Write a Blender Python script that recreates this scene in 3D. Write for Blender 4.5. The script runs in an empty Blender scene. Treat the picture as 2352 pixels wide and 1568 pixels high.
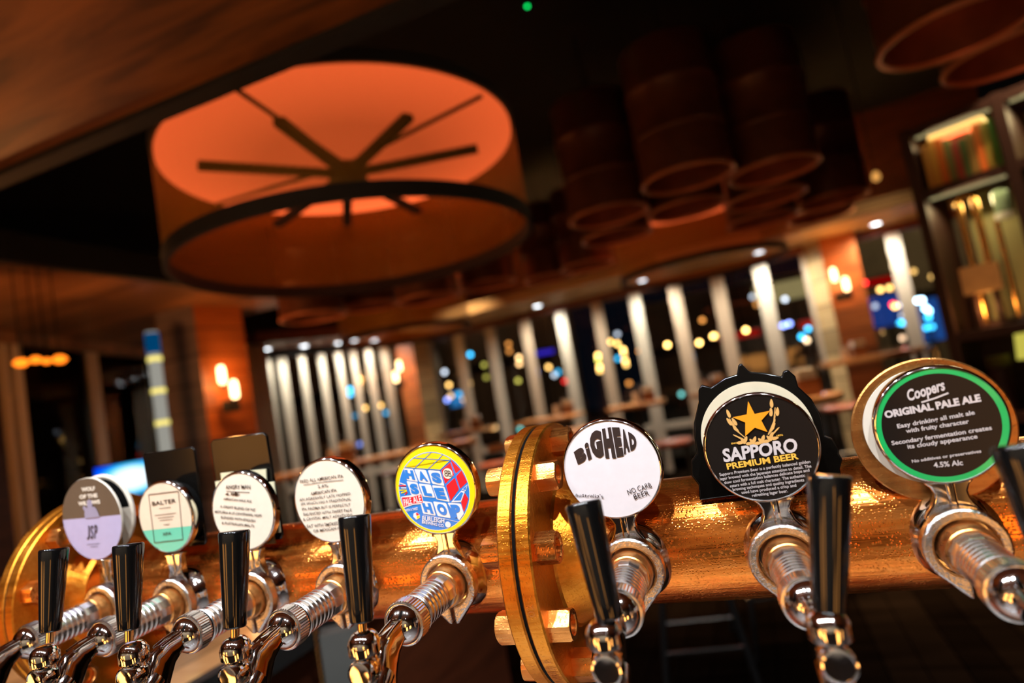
import bpy, bmesh, math, random
from mathutils import Vector, Matrix
random.seed(7)
PI = math.pi
SC = bpy.context.scene
COL = SC.collection

# ------------------------------------------------------------------ camera
CAMZ = 1.35
FPX, PCX, PCY = 1470.0, 1176.0, 784.0
ROT = ((0.922862048419743, -0.19058185069173159, -0.3346702821784908),
       (0.34505981934804286, 0.023211089477136203, 0.9382936461453739),
       (-0.17105367770969473, -0.9813968634106178, 0.08718277255162843))
cam_data = bpy.data.cameras.new('camera')
cam = bpy.data.objects.new('camera', cam_data)
COL.objects.link(cam)
cam_data.sensor_width = 36.0
cam_data.lens = 36.0 * FPX / 2352.0
cam_data.clip_start = 0.01
cam_data.clip_end = 200
M = Matrix.Identity(4)
for i in range(3):
    M[i][0] = ROT[i][0]
    M[i][1] = -ROT[i][1]
    M[i][2] = -ROT[i][2]
M[2][3] = CAMZ
cam.matrix_world = M
cam_data.dof.use_dof = True
cam_data.dof.focus_distance = 0.545
cam_data.dof.aperture_fstop = 2.8
SC.camera = cam

# ------------------------------------------------------------------ world / exposure
world = bpy.data.worlds.new('night')
SC.world = world
world.use_nodes = True
world.node_tree.nodes['Background'].inputs[0].default_value = (0.10, 0.16, 0.30, 1)
world.node_tree.nodes['Background'].inputs[1].default_value = 0.012
SC.view_settings.view_transform = 'Standard'
SC.view_settings.look = 'None'
SC.view_settings.gamma = 1.0
SC.view_settings.use_curve_mapping = False
SC.view_settings.exposure = 0.0
try:
    SC.cycles.use_denoising = True
    SC.cycles.max_bounces = 8
    SC.cycles.transparent_max_bounces = 12
    SC.cycles.sample_clamp_indirect = 4.0
    SC.cycles.caustics_reflective = False
    SC.cycles.caustics_refractive = False
except Exception:
    pass


def pxdir(px, py):
    v = Vector(((px - PCX), (py - PCY), FPX))
    return Vector([sum(ROT[i][k] * v[k] for k in range(3)) for i in range(3)])


def at_y(px, py, y):
    d = pxdir(px, py); return Vector((0, 0, CAMZ)) + d * (y / d.y)


def at_z(px, py, z):
    d = pxdir(px, py); return Vector((0, 0, CAMZ)) + d * ((z - CAMZ) / d.z)


def at_d(px, py, D):
    d = pxdir(px, py); return Vector((0, 0, CAMZ)) + d * (D / math.hypot(d.x, d.y))


# ------------------------------------------------------------------ materials
def new_mat(name):
    m = bpy.data.materials.new(name)
    m.use_nodes = True
    nt = m.node_tree
    b = nt.nodes.get('Principled BSDF')
    return m, nt, b


def simple(name, col, rough=0.5, metal=0.0, coat=0.0, spec=None, noise=0.0, nscale=40, bump=0.0, emit=None, es=0.0):
    m, nt, b = new_mat(name)
    b.inputs['Base Color'].default_value = (*col, 1)
    b.inputs['Roughness'].default_value = rough
    b.inputs['Metallic'].default_value = metal
    b.inputs['Coat Weight'].default_value = coat
    b.inputs['Coat Roughness'].default_value = 0.05
    if spec is not None:
        b.inputs['Specular IOR Level'].default_value = spec
    if emit:
        b.inputs['Emission Color'].default_value = (*emit, 1)
        b.inputs['Emission Strength'].default_value = es
    if noise or bump:
        tc = nt.nodes.new('ShaderNodeTexCoord')
        n = nt.nodes.new('ShaderNodeTexNoise')
        n.inputs['Scale'].default_value = nscale
        n.inputs['Detail'].default_value = 6
        nt.links.new(tc.outputs['Object'], n.inputs['Vector'])
        if noise:
            mx = nt.nodes.new('ShaderNodeMixRGB')
            mx.blend_type = 'MULTIPLY'
            mx.inputs[1].default_value = (*col, 1)
            r = nt.nodes.new('ShaderNodeValToRGB')
            lo = 1 - noise
            r.color_ramp.elements[0].color = (lo, lo, lo, 1)
            r.color_ramp.elements[0].position = 0.3
            r.color_ramp.elements[1].position = 0.7
            nt.links.new(n.outputs['Fac'], r.inputs['Fac'])
            nt.links.new(r.outputs['Color'], mx.inputs[2])
            mx.inputs[0].default_value = 1
            nt.links.new(mx.outputs[0], b.inputs['Base Color'])
        if bump:
            bp = nt.nodes.new('ShaderNodeBump')
            bp.inputs['Strength'].default_value = bump
            bp.inputs['Distance'].default_value = 0.002
            nt.links.new(n.outputs['Fac'], bp.inputs['Height'])
            nt.links.new(bp.outputs['Normal'], b.inputs['Normal'])
    return m


def emis(name, col, s):
    m, nt, b = new_mat(name)
    nt.nodes.remove(b)
    e = nt.nodes.new('ShaderNodeEmission')
    e.inputs[0].default_value = (*col, 1)
    e.inputs[1].default_value = s
    nt.links.new(e.outputs[0], nt.nodes['Material Output'].inputs[0])
    return m


def copper_mat(name, c1, c2, c3, rough, drops=0.25, metal=1.0):
    """aged copper: blotchy tarnish, fine scratches along the pipe, dew beads"""
    m, nt, b = new_mat(name)
    N, L = nt.nodes, nt.links
    tc = N.new('ShaderNodeTexCoord')
    n1 = N.new('ShaderNodeTexNoise'); n1.inputs['Scale'].default_value = 14; n1.inputs['Detail'].default_value = 8
    n1.inputs['Roughness'].default_value = 0.65
    mp = N.new('ShaderNodeMapping'); mp.inputs['Scale'].default_value = (12, 260, 260)
    n2 = N.new('ShaderNodeTexNoise'); n2.inputs['Scale'].default_value = 1.0; n2.inputs['Detail'].default_value = 4
    L.new(tc.outputs['Object'], n1.inputs['Vector'])
    L.new(tc.outputs['Object'], mp.inputs['Vector']); L.new(mp.outputs[0], n2.inputs['Vector'])
    r = N.new('ShaderNodeValToRGB')
    e = r.color_ramp.elements
    e[0].position = 0.30; e[0].color = (*c1, 1)
    e[1].position = 0.72; e[1].color = (*c3, 1)
    k = e.new(0.5); k.color = (*c2, 1)
    mixf = N.new('ShaderNodeMath'); mixf.operation = 'MULTIPLY_ADD'
    L.new(n2.outputs['Fac'], mixf.inputs[0]); mixf.inputs[1].default_value = 0.35
    sc = N.new('ShaderNodeMath'); sc.operation = 'MULTIPLY'; sc.inputs[1].default_value = 0.65
    L.new(n1.outputs['Fac'], sc.inputs[0]); L.new(sc.outputs[0], mixf.inputs[2])
    L.new(mixf.outputs[0], r.inputs['Fac'])
    L.new(r.outputs[0], b.inputs['Base Color'])
    b.inputs['Metallic'].default_value = metal
    rr = N.new('ShaderNodeMapRange')
    rr.inputs[1].default_value = 0.3; rr.inputs[2].default_value = 0.75
    rr.inputs[3].default_value = rough * 0.75; rr.inputs[4].default_value = rough * 1.5
    L.new(mixf.outputs[0], rr.inputs[0]); L.new(rr.outputs[0], b.inputs['Roughness'])
    v = N.new('ShaderNodeTexVoronoi'); v.inputs['Scale'].default_value = 420
    L.new(tc.outputs['Object'], v.inputs['Vector'])
    vr = N.new('ShaderNodeMapRange'); vr.inputs[1].default_value = 0.0; vr.inputs[2].default_value = 0.42
    vr.inputs[3].default_value = 1.0; vr.inputs[4].default_value = 0.0
    L.new(v.outputs['Distance'], vr.inputs[0])
    n3 = N.new('ShaderNodeTexNoise'); n3.inputs['Scale'].default_value = 60
    L.new(tc.outputs['Object'], n3.inputs['Vector'])
    ad = N.new('ShaderNodeMath'); ad.operation = 'MULTIPLY'
    L.new(vr.outputs[0], ad.inputs[0]); L.new(n3.outputs['Fac'], ad.inputs[1])
    ad2 = N.new('ShaderNodeMath'); ad2.operation = 'ADD'
    L.new(ad.outputs[0], ad2.inputs[0]); L.new(n2.outputs['Fac'], ad2.inputs[1])
    bp = N.new('ShaderNodeBump'); bp.inputs['Strength'].default_value = drops; bp.inputs['Distance'].default_value = 0.0012
    L.new(ad2.outputs[0], bp.inputs['Height']); L.new(bp.outputs[0], b.inputs['Normal'])
    return m


def wood_mat(name, c1, c2, scale=(1, 12, 12), rough=0.45, plank=0.0, axis=1, coat=0.0, rot=0.0):
    m, nt, b = new_mat(name)
    N, L = nt.nodes, nt.links
    tc = N.new('ShaderNodeTexCoord')
    mp = N.new('ShaderNodeMapping'); mp.inputs['Scale'].default_value = scale; mp.inputs['Rotation'].default_value = (0, 0, rot)
    n = N.new('ShaderNodeTexNoise'); n.inputs['Scale'].default_value = 2.2; n.inputs['Detail'].default_value = 7
    n.inputs['Distortion'].default_value = 0.6
    L.new(tc.outputs['Object'], mp.inputs['Vector']); L.new(mp.outputs[0], n.inputs['Vector'])
    r = N.new('ShaderNodeValToRGB')
    r.color_ramp.elements[0].position = 0.32; r.color_ramp.elements[0].color = (*c1, 1)
    r.color_ramp.elements[1].position = 0.68; r.color_ramp.elements[1].color = (*c2, 1)
    L.new(n.outputs['Fac'], r.inputs['Fac'])
    out = r.outputs[0]
    if plank:
        sx = N.new('ShaderNodeSeparateXYZ'); L.new(tc.outputs['Object'], sx.inputs[0])
        mu = N.new('ShaderNodeMath'); mu.operation = 'MULTIPLY'; mu.inputs[1].default_value = 1.0 / plank
        L.new(sx.outputs[axis], mu.inputs[0])
        fl = N.new('ShaderNodeMath'); fl.operation = 'FLOOR'; L.new(mu.outputs[0], fl.inputs[0])
        wn = N.new('ShaderNodeTexWhiteNoise'); wn.noise_dimensions = '1D'; L.new(fl.outputs[0], wn.inputs['W'])
        mr = N.new('ShaderNodeMapRange'); mr.inputs[3].default_value = 0.55; mr.inputs[4].default_value = 1.15
        L.new(wn.outputs['Value'], mr.inputs[0])
        fr = N.new('ShaderNodeMath'); fr.operation = 'FRACT'; L.new(mu.outputs[0], fr.inputs[0])
        gt = N.new('ShaderNodeMath'); gt.operation = 'GREATER_THAN'; gt.inputs[1].default_value = 0.04
        L.new(fr.outputs[0], gt.inputs[0])
        m2 = N.new('ShaderNodeMath'); m2.operation = 'MULTIPLY'
        L.new(mr.outputs[0], m2.inputs[0]); L.new(gt.outputs[0], m2.inputs[1])
        mx = N.new('ShaderNodeMixRGB'); mx.blend_type = 'MULTIPLY'; mx.inputs[0].default_value = 1
        L.new(out, mx.inputs[1]); L.new(m2.outputs[0], mx.inputs[2])
        out = mx.outputs[0]
    L.new(out, b.inputs['Base Color'])
    b.inputs['Roughness'].default_value = rough
    b.inputs['Coat Weight'].default_value = coat
    return m


def glass_mat(name, tint=(1, 1, 1), refl=0.08):
    m, nt, b = new_mat(name)
    nt.nodes.remove(b)
    t = nt.nodes.new('ShaderNodeBsdfTransparent'); t.inputs[0].default_value = (*tint, 1)
    g = nt.nodes.new('ShaderNodeBsdfGlossy'); g.inputs['Roughness'].default_value = 0.02
    f = nt.nodes.new('ShaderNodeFresnel'); f.inputs[0].default_value = 1.45
    mx = nt.nodes.new('ShaderNodeMixShader')
    nt.links.new(f.outputs[0], mx.inputs[0]); nt.links.new(t.outputs[0], mx.inputs[1]); nt.links.new(g.outputs[0], mx.inputs[2])
    nt.links.new(mx.outputs[0], nt.nodes['Material Output'].inputs[0])
    return m


def mesh_cloth_mat(name, col, pitch=0.0085, wire=0.17, open_=0.66):
    """woven wire mesh: open cells between wires, laid out on the wall's own UVs (metres)"""
    m, nt, b = new_mat(name)
    N, L = nt.nodes, nt.links
    b.inputs['Base Color'].default_value = (*col, 1)
    b.inputs['Roughness'].default_value = 0.45
    b.inputs['Metallic'].default_value = 0.3
    uv = N.new('ShaderNodeUVMap')
    sx = N.new('ShaderNodeSeparateXYZ'); L.new(uv.outputs[0], sx.inputs[0])
    outs = []
    for k in (0, 1):
        mu = N.new('ShaderNodeMath'); mu.operation = 'MULTIPLY'; mu.inputs[1].default_value = 1 / pitch
        L.new(sx.outputs[k], mu.inputs[0])
        fr = N.new('ShaderNodeMath'); fr.operation = 'FRACT'; L.new(mu.outputs[0], fr.inputs[0])
        gt = N.new('ShaderNodeMath'); gt.operation = 'GREATER_THAN'; gt.inputs[1].default_value = wire
        L.new(fr.outputs[0], gt.inputs[0]); outs.append(gt)
    mu = N.new('ShaderNodeMath'); mu.operation = 'MULTIPLY'
    L.new(outs[0].outputs[0], mu.inputs[0]); L.new(outs[1].outputs[0], mu.inputs[1])
    m2 = N.new('ShaderNodeMath'); m2.operation = 'MULTIPLY'; m2.inputs[1].default_value = open_
    L.new(mu.outputs[0], m2.inputs[0])
    t = N.new('ShaderNodeBsdfTransparent')
    mx = N.new('ShaderNodeMixShader')
    L.new(m2.outputs[0], mx.inputs[0]); L.new(b.outputs[0], mx.inputs[1]); L.new(t.outputs[0], mx.inputs[2])
    L.new(mx.outputs[0], N['Material Output'].inputs[0])
    return m


MT = {}
MT['copper'] = copper_mat('copper', (0.46, 0.085, 0.010), (0.80, 0.235, 0.036), (0.92, 0.38, 0.09), 0.18, 0.34, 0.96)
MT['bronze'] = copper_mat('lacquered copper', (0.42, 0.125, 0.010), (0.60, 0.215, 0.020), (0.70, 0.30, 0.05), 0.36, 0.35)
MT['nut'] = copper_mat('copper nut', (0.50, 0.17, 0.035), (0.72, 0.29, 0.07), (0.82, 0.40, 0.13), 0.28, 0.2)
MT['worn'] = copper_mat('worn bronze disc', (0.20, 0.09, 0.03), (0.36, 0.17, 0.05), (0.52, 0.28, 0.10), 0.36, 0.3)
MT['ring'] = copper_mat('brown bronze ring', (0.36, 0.14, 0.04), (0.55, 0.24, 0.07), (0.66, 0.34, 0.12), 0.3, 0.1)
MT['chrome'] = simple('chrome', (0.82, 0.81, 0.80), 0.07, 1.0)
MT['wetchrome'] = simple('chrome with dew', (0.80, 0.80, 0.80), 0.10, 1.0, bump=0.5, nscale=420)
MT['steel'] = simple('brushed steel', (0.84, 0.83, 0.81), 0.23, 1.0)
MT['brassy'] = simple('gilt stem', (0.85, 0.60, 0.28), 0.12, 1.0)
MT['black'] = simple('black gloss plastic', (0.003, 0.003, 0.003), 0.10, 0.0)
MT['rubber'] = simple('black rubber', (0.002, 0.002, 0.002), 0.8, spec=.05)
MT['blackplate'] = simple('black plate', (0.004, 0.0035, 0.003), 0.14, 0.0, noise=0.5, nscale=25, spec=.22)
MT['mattblack'] = simple('matt black', (0.004, 0.004, 0.004), 0.8)


def label_mat(name, col, noise=0.06):
    return simple(name, col, 0.42, 0.0, coat=0.25, noise=noise, nscale=90)


for k, c in dict(cream=(0.80, 0.74, 0.62), lilac=(0.44, 0.41, 0.62), taupe=(0.105, 0.075, 0.05), peach=(0.80, 0.66, 0.50),
                 mint=(0.13, 0.58, 0.40), ink=(0.02, 0.012, 0.012), yellow=(0.93, 0.68, 0.0), blue=(0.0, 0.20, 0.66),
                 red=(0.88, 0.0, 0.015), white=(0.80, 0.78, 0.78), badgeblack=(0.010, 0.008, 0.007), orange=(0.95, 0.34, 0.01),
                 gold=(0.72, 0.42, 0.13), silver=(0.62, 0.58, 0.58), amber=(0.90, 0.52, 0.07), green=(0.0, 0.42, 0.10),
                 greyink=(0.05, 0.045, 0.07), palegrey=(0.76, 0.74, 0.78), cloudcream=(0.72, 0.66, 0.48), paper=(0.78, 0.72, 0.48),
                 figure=(0.30, 0.28, 0.40)).items():
    MT[k] = label_mat(k, tuple(v * .82 for v in c))
MT['badgeblack'] = simple('black badge print', (0.008, 0.006, 0.005), 0.3, spec=.2)


# ------------------------------------------------------------------ mesh helpers
class MB:
    def __init__(s):
        s.v, s.f, s.m = [], [], []

    def add(s, vs, fs, mi=0):
        b = len(s.v)
        s.v += [tuple(p) for p in vs]
        for f in fs:
            s.f.append(tuple(i + b for i in f)); s.m.append(mi)
        return s

    def box(s, c, d, rz=0.0, mi=0):
        x, y, z = c; a, b_, h = d[0] / 2, d[1] / 2, d[2] / 2
        cs, sn = math.cos(rz), math.sin(rz)
        vs = []
        for k in (-h, h):
            for (p, q) in ((-a, -b_), (a, -b_), (a, b_), (-a, b_)):
                vs.append((x + p * cs - q * sn, y + p * sn + q * cs, z + k))
        s.add(vs, [(3, 2, 1, 0), (4, 5, 6, 7), (0, 1, 5, 4), (1, 2, 6, 5), (2, 3, 7, 6), (3, 0, 4, 7)], mi)
        return s

    def lathe(s, prof, o=(0, 0, 0), d=(0, 0, 1), seg=40, closed=True, mi=0, phase=0.0):
        """prof: list of (radius, distance along d)"""
        d = Vector(d).normalized(); o = Vector(o)
        a = d.orthogonal().normalized(); b = d.cross(a)
        b0 = len(s.v)
        n = len(prof)
        for (r, t) in prof:
            for k in range(seg):
                th = 2 * PI * k / seg + phase
                s.v.append(tuple(o + d * t + (a * math.cos(th) + b * math.sin(th)) * r))
        for i in range(n - 1):
            for k in range(seg):
                k2 = (k + 1) % seg
                s.f.append((b0 + i * seg + k, b0 + i * seg + k2, b0 + (i + 1) * seg + k2, b0 + (i + 1) * seg + k)); s.m.append(mi)
        if closed:
            s.f.append(tuple(b0 + k for k in reversed(range(seg)))); s.m.append(mi)
            s.f.append(tuple(b0 + (n - 1) * seg + k for k in range(seg))); s.m.append(mi)
        return s

    def ring(s, ro, ri, t0, t1, o=(0, 0, 0), d=(0, 0, 1), seg=48, mi=0, ch=0.0):
        prof = [(ri, t0), (ro - ch, t0), (ro, t0 + ch), (ro, t1 - ch), (ro - ch, t1), (ri, t1), (ri, t0)]
        return s.lathe(prof, o, d, seg, False, mi)

    def prism(s, pts, y0, y1, mi=0):
        """outline in x,z extruded from y0 to y1"""
        n = len(pts)
        vs = [(p[0], y0, p[1]) for p in pts] + [(p[0], y1, p[1]) for p in pts]
        fs = [tuple(range(n)), tuple(reversed(range(n, 2 * n)))]
        for i in range(n):
            j = (i + 1) % n
            fs.append((i, i + n, j + n, j))
        return s.add(vs, fs, mi)

    def flat(s, pts, y, mi=0):
        """a printed area in x,z at depth y, facing -y"""
        n = len(pts)
        ar = sum(pts[i][0] * pts[(i + 1) % n][1] - pts[(i + 1) % n][0] * pts[i][1] for i in range(n))
        if ar < 0: pts = list(reversed(pts))
        return s.add([(p[0], y, p[1]) for p in pts], [tuple(range(n))], mi)

    def tube(s, path, r, seg=12, mi=0, cap=True):
        path = [Vector(p) for p in path]
        n = len(path)
        rs = r if isinstance(r, (list, tuple)) else [r] * n
        t0 = (path[1] - path[0]).normalized()
        a = t0.orthogonal().normalized()
        b0 = len(s.v)
        for i, p in enumerate(path):
            t = (path[min(i + 1, n - 1)] - path[max(i - 1, 0)]).normalized()
            a = (a - t * a.dot(t)).normalized()
            b = t.cross(a)
            for k in range(seg):
                th = 2 * PI * k / seg
                s.v.append(tuple(p + (a * math.cos(th) + b * math.sin(th)) * rs[i]))
        for i in range(n - 1):
            for k in range(seg):
                k2 = (k + 1) % seg
                s.f.append((b0 + i * seg + k, b0 + i * seg + k2, b0 + (i + 1) * seg + k2, b0 + (i + 1) * seg + k)); s.m.append(mi)
        if cap:
            s.f.append(tuple(b0 + k for k in reversed(range(seg)))); s.m.append(mi)
            s.f.append(tuple(b0 + (n - 1) * seg + k for k in range(seg))); s.m.append(mi)
        return s

    def loft_yz(s, secs, seg=20, power=2.6, mi=0):
        """secs: (y, z, half width x, half height, tangent angle in the y-z plane)"""
        b0 = len(s.v)
        for (y, z, hx, hn, ang) in secs:
            ny, nz = -math.sin(ang), math.cos(ang)
            for k in range(seg):
                th = 2 * PI * k / seg
                c, sn = math.cos(th), math.sin(th)
                u = math.copysign(abs(c) ** (2 / power), c) * hx
                w = math.copysign(abs(sn) ** (2 / power), sn) * hn
                s.v.append((u, y + ny * w, z + nz * w))
        n = len(secs)
        for i in range(n - 1):
            for k in range(seg):
                k2 = (k + 1) % seg
                s.f.append((b0 + i * seg + k, b0 + i * seg + k2, b0 + (i + 1) * seg + k2, b0 + (i + 1) * seg + k)); s.m.append(mi)
        s.f.append(tuple(b0 + k for k in reversed(range(seg)))); s.m.append(mi)
        s.f.append(tuple(b0 + (n - 1) * seg + k for k in range(seg))); s.m.append(mi)
        return s

    def xf(s, fn):
        s.v = [tuple(fn(Vector(p))) for p in s.v]
        return s

    def build(s, name, mats, parent=None, scale=1.0, bevel=0.0, smooth=35, fix=True, loc=None):
        me = bpy.data.meshes.new(name)
        me.from_pydata([(a * scale, b * scale, c * scale) for a, b, c in s.v], [], s.f)
        if not isinstance(mats, (list, tuple)): mats = [mats]
        for m in mats: me.materials.append(MT[m] if isinstance(m, str) else m)
        for p, mi in zip(me.polygons, s.m): p.material_index = mi
        if fix:
            bm = bmesh.new(); bm.from_mesh(me)
            bmesh.ops.recalc_face_normals(bm, faces=bm.faces)
            bm.to_mesh(me); bm.free()
        if smooth:
            for p in me.polygons: p.use_smooth = True
            me.set_sharp_from_angle(angle=math.radians(smooth))
        o = bpy.data.objects.new(name, me)
        COL.objects.link(o)
        if parent is not None: o.parent = parent
        if loc is not None: o.location = loc
        if bevel:
            md = o.modifiers.new('bevel', 'BEVEL'); md.width = bevel; md.segments = 2; md.limit_method = 'ANGLE'
            md.angle_limit = math.radians(40)
        return o


def tag(o, label=None, cat=None, group=None, kind=None):
    if label: o['label'] = label
    if cat: o['category'] = cat
    if group: o['group'] = group
    if kind: o['kind'] = kind
    return o


def empty(name, loc=(0, 0, 0), rz=0.0, label=None, cat=None, group=None, kind=None):
    o = bpy.data.objects.new(name, None)
    COL.objects.link(o)
    o.location = loc
    o.rotation_euler = (0, 0, rz)
    o.empty_display_size = 0.05
    return tag(o, label, cat, group, kind)


def copy_tree(o, parent=None):
    c = o.copy(); COL.objects.link(c); c.parent = parent
    for ch in list(o.children): copy_tree(ch, c)
    return c


def struct(name, mb, mat, **k):
    o = mb.build(name, mat, **k); o['kind'] = 'structure'
    return o


_tc = {}


def text_geom(s, bold=0.0, shear=0.0):
    key = (s, bold, shear)
    if key in _tc: return _tc[key]
    cu = bpy.data.curves.new('t', 'FONT'); cu.body = s; cu.offset = bold; cu.shear = shear; cu.resolution_u = 3
    ob = bpy.data.objects.new('t', cu); COL.objects.link(ob)
    dg = bpy.context.evaluated_depsgraph_get()
    me = bpy.data.meshes.new_from_object(ob.evaluated_get(dg))
    vs = [(v.co.x, v.co.y) for v in me.vertices]; fs = [tuple(p.vertices) for p in me.polygons]
    bpy.data.objects.remove(ob); bpy.data.curves.remove(cu); bpy.data.meshes.remove(me)
    _tc[key] = (vs, fs)
    return _tc[key]


_h = text_geom('H')
CAPH = max(p[1] for p in _h[0])


def text_line(mb, s, x0, z0, x1, z1, h, y, mi=0, bold=0.0, shear=0.0, jitter=0.0):
    """write s from baseline start to baseline end with cap height h"""
    vs, fs = text_geom(s, bold, shear)
    lo = min(p[0] for p in vs); hi = max(p[0] for p in vs)
    L = math.hypot(x1 - x0, z1 - z0); ux, uz = (x1 - x0) / L, (z1 - z0) / L
    out = []
    for (a, b) in vs:
        t = (a - lo) / (hi - lo) * L; w = b / CAPH * h
        if jitter: w += jitter * h * math.sin(t * 0.9 + z0) + jitter * h * 0.6 * math.sin(t * 2.3 + z0 * 3)
        out.append((x0 + ux * t - uz * w, y, z0 + uz * t + ux * w))
    mb.add(out, [tuple(reversed(f)) if False else f for f in fs], mi)


def text_quad(mb, s, q, y, mi=0, bold=0.02):
    """one word or letter stretched into a quad TL, TR, BR, BL"""
    vs, fs = text_geom(s, bold)
    x0 = min(p[0] for p in vs); x1 = max(p[0] for p in vs); z0 = min(p[1] for p in vs); z1 = max(p[1] for p in vs)
    out = []
    for (a, b) in vs:
        u = (a - x0) / (x1 - x0); w = (b - z0) / (z1 - z0)
        tx = q[0][0] * (1 - u) + q[1][0] * u; tz = q[0][1] * (1 - u) + q[1][1] * u
        bx = q[3][0] * (1 - u) + q[2][0] * u; bz = q[3][1] * (1 - u) + q[2][1] * u
        out.append((bx * (1 - w) + tx * w, y, bz * (1 - w) + tz * w))
    mb.add(out, fs, mi)


def stroke(pts, w):
    """a ribbon outline around a polyline in x,z"""
    L, Rr = [], []
    n = len(pts)
    for i in range(n):
        a = pts[max(i - 1, 0)]; b = pts[min(i + 1, n - 1)]
        dx, dz = b[0] - a[0], b[1] - a[1]; l = math.hypot(dx, dz) or 1
        nx, nz = -dz / l * w / 2, dx / l * w / 2
        L.append((pts[i][0] + nx, pts[i][1] + nz)); Rr.append((pts[i][0] - nx, pts[i][1] - nz))
    return L + list(reversed(Rr))


def circ(cx, cz, r, n=48, a0=0.0, a1=2 * PI, rz=None):
    full = abs(a1 - a0 - 2 * PI) < 1e-6
    m = n if full else n + 1
    return [(cx + r * math.cos(a0 + (a1 - a0) * k / n), cz + (rz or r) * math.sin(a0 + (a1 - a0) * k / n)) for k in range(m)]


def clip_circle(cx, cz, r, za, zb, upper, n=64):
    """circle segment above or below a line from (cx-r, za) to (cx+r, zb)"""
    pts = []
    for (x, z) in circ(cx, cz, r, n):
        zl = za + (zb - za) * (x - (cx - r)) / (2 * r)
        if (z >= zl) == upper: pts.append((x, z, math.atan2(z - cz, x - cx)))
        else: pts.append(None)
    # rotate so that the run is contiguous
    k = next(i for i in range(n) if pts[i] is None and pts[(i + 1) % n] is not None)
    seq = [pts[(k + 1 + i) % n] for i in range(n)]
    return [(p[0], p[1]) for p in seq if p is not None]


def light(name, kind, loc, energy, col, size=0.1, parent=None, aim=None, spot=None, blend=0.5):
    d = bpy.data.lights.new(name, kind)
    d.energy = energy; d.color = col
    if kind == 'AREA':
        d.shape = 'DISK'; d.size = size
    elif kind in ('POINT', 'SPOT'):
        d.shadow_soft_size = size
    if kind == 'SPOT':
        d.spot_size = spot; d.spot_blend = blend
    o = bpy.data.objects.new(name, d); COL.objects.link(o)
    o.location = loc
    if aim is not None:
        o.rotation_euler = (Vector(aim) - Vector(loc)).to_track_quat('-Z', 'Y').to_euler()
    if parent is not None:
        o.parent = parent
    return o


# ================================================================== copper tap tower
PY, PZ = 0.6149, CAMZ - 0.1540          # pipe axis
TILT = math.radians(3.0)
S = 0.001                               # builders below work in millimetres around the pipe axis


def hex_nut(o, d, across=27.0, thick=17.0, phase=0.0):
    mb = MB()
    d = Vector(d); o = Vector(o)
    a = Vector((0, 1, 0)); b = d.cross(a)
    R = across / 2; n = 36
    rows = [(1.0, 0.0), (1.0, thick - 1.6), (0.93, thick)]
    ri = 8.0
    for (k, t) in rows:
        for i in range(n):
            th = 2 * PI * i / n
            sec = (th + PI / 6) % (PI / 3) - PI / 6
            r = R * math.cos(PI / 6) / math.cos(sec)
            if k < 1: r = min(r, R * 0.9)
            p = o + d * t + (a * math.cos(th + phase) + b * math.sin(th + phase)) * r
            mb.v.append(tuple(p))
    for (r, t) in ((ri + 0.8, thick), (ri, thick - 1), (ri, thick - 4.5), (ri - 1.5, thick - 4.0), (0.5, thick - 3.6)):
        for i in range(n):
            th = 2 * PI * i / n + phase
            mb.v.append(tuple(o + d * t + (a * math.cos(th) + b * math.sin(th)) * r))
    for j in range(7):
        for i in range(n):
            i2 = (i + 1) % n
            mb.f.append((j * n + i, j * n + i2, (j + 1) * n + i2, (j + 1) * n + i)); mb.m.append(0)
    mb.f.append(tuple(range(n))); mb.m.append(0)
    mb.f.append(tuple(range(7 * n, 8 * n))); mb.m.append(0)
    return mb


tower = empty('beer_tower', (0, PY, PZ), label='long horizontal copper pipe tower with bolted flanges carrying the row of taps', cat='beer tower')
tower.rotation_euler = (TILT, 0, 0)
X = (1, 0, 0)
MB().lathe([(53, 0), (55, 0), (55, 604), (53, 604)], (-825, 0, 0), X, 96).build('pipe', 'copper', tower, S)
MB().lathe([(53, 0), (55, 0), (55, 640), (53, 640)], (-193, 0, 0), X, 96).build('pipe', 'copper', tower, S)


def flange_pair(xc):
    for (sgn, x0, tw) in ((-1, xc - 15, 1), (1, xc + 1.3, 1)):
        if sgn < 0:
            prof = [(3, -26), (57, -26), (60, -20), (68, -2), (71, 0), (121.5, 0), (123, 1.5), (123, 12.2), (121.5, 13.7), (3, 13.7)]
        else:
            prof = [(3, 0), (121.5, 0), (123, 1.5), (123, 12.2), (121.5, 13.7), (71, 13.7), (68, 15.7), (60, 34), (57, 40), (3, 40)]
        MB().lathe(prof, (x0, 0, 0), X, 128).build('flange', 'bronze', tower, S, smooth=30)
    MB().lathe([(3, 0), (121.6, 0), (121.6, 2.6), (3, 2.6)], (xc - 1.3, 0, 0), X, 96).build('gasket', 'rubber', tower, S)
    for k in range(10):
        th = math.radians(90 + 36 * k)
        y, z = 104 * math.cos(th), 104 * math.sin(th)
        ph = 0.25 * ((k * 7) % 5)
        hex_nut((xc + 15, y, z), (1, 0, 0), 28, 18, ph).build('hex_nut', 'nut', tower, S, smooth=30)
        hex_nut((xc - 15, y, z), (-1, 0, 0), 28, 18, ph + .3).build('hex_nut', 'nut', tower, S, smooth=30)


flange_pair(-207)
flange_pair(-840)


def rim_text(s, th0, th1, xa, xb):
    """raised casting letters round the rim of the flange"""
    mb = MB()
    vs, fs = text_geom(s, 0.0)
    lo = min(p[0] for p in vs); hi = max(p[0] for p in vs)
    out = []
    for (a, b) in vs:
        th = math.radians(th0 + (th1 - th0) * (a - lo) / (hi - lo))
        x = xa + (xb - xa) * b / CAPH
        out.append((x, 123.25 * math.cos(th), 123.25 * math.sin(th)))
    mb.add(out, fs)
    return mb


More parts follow.
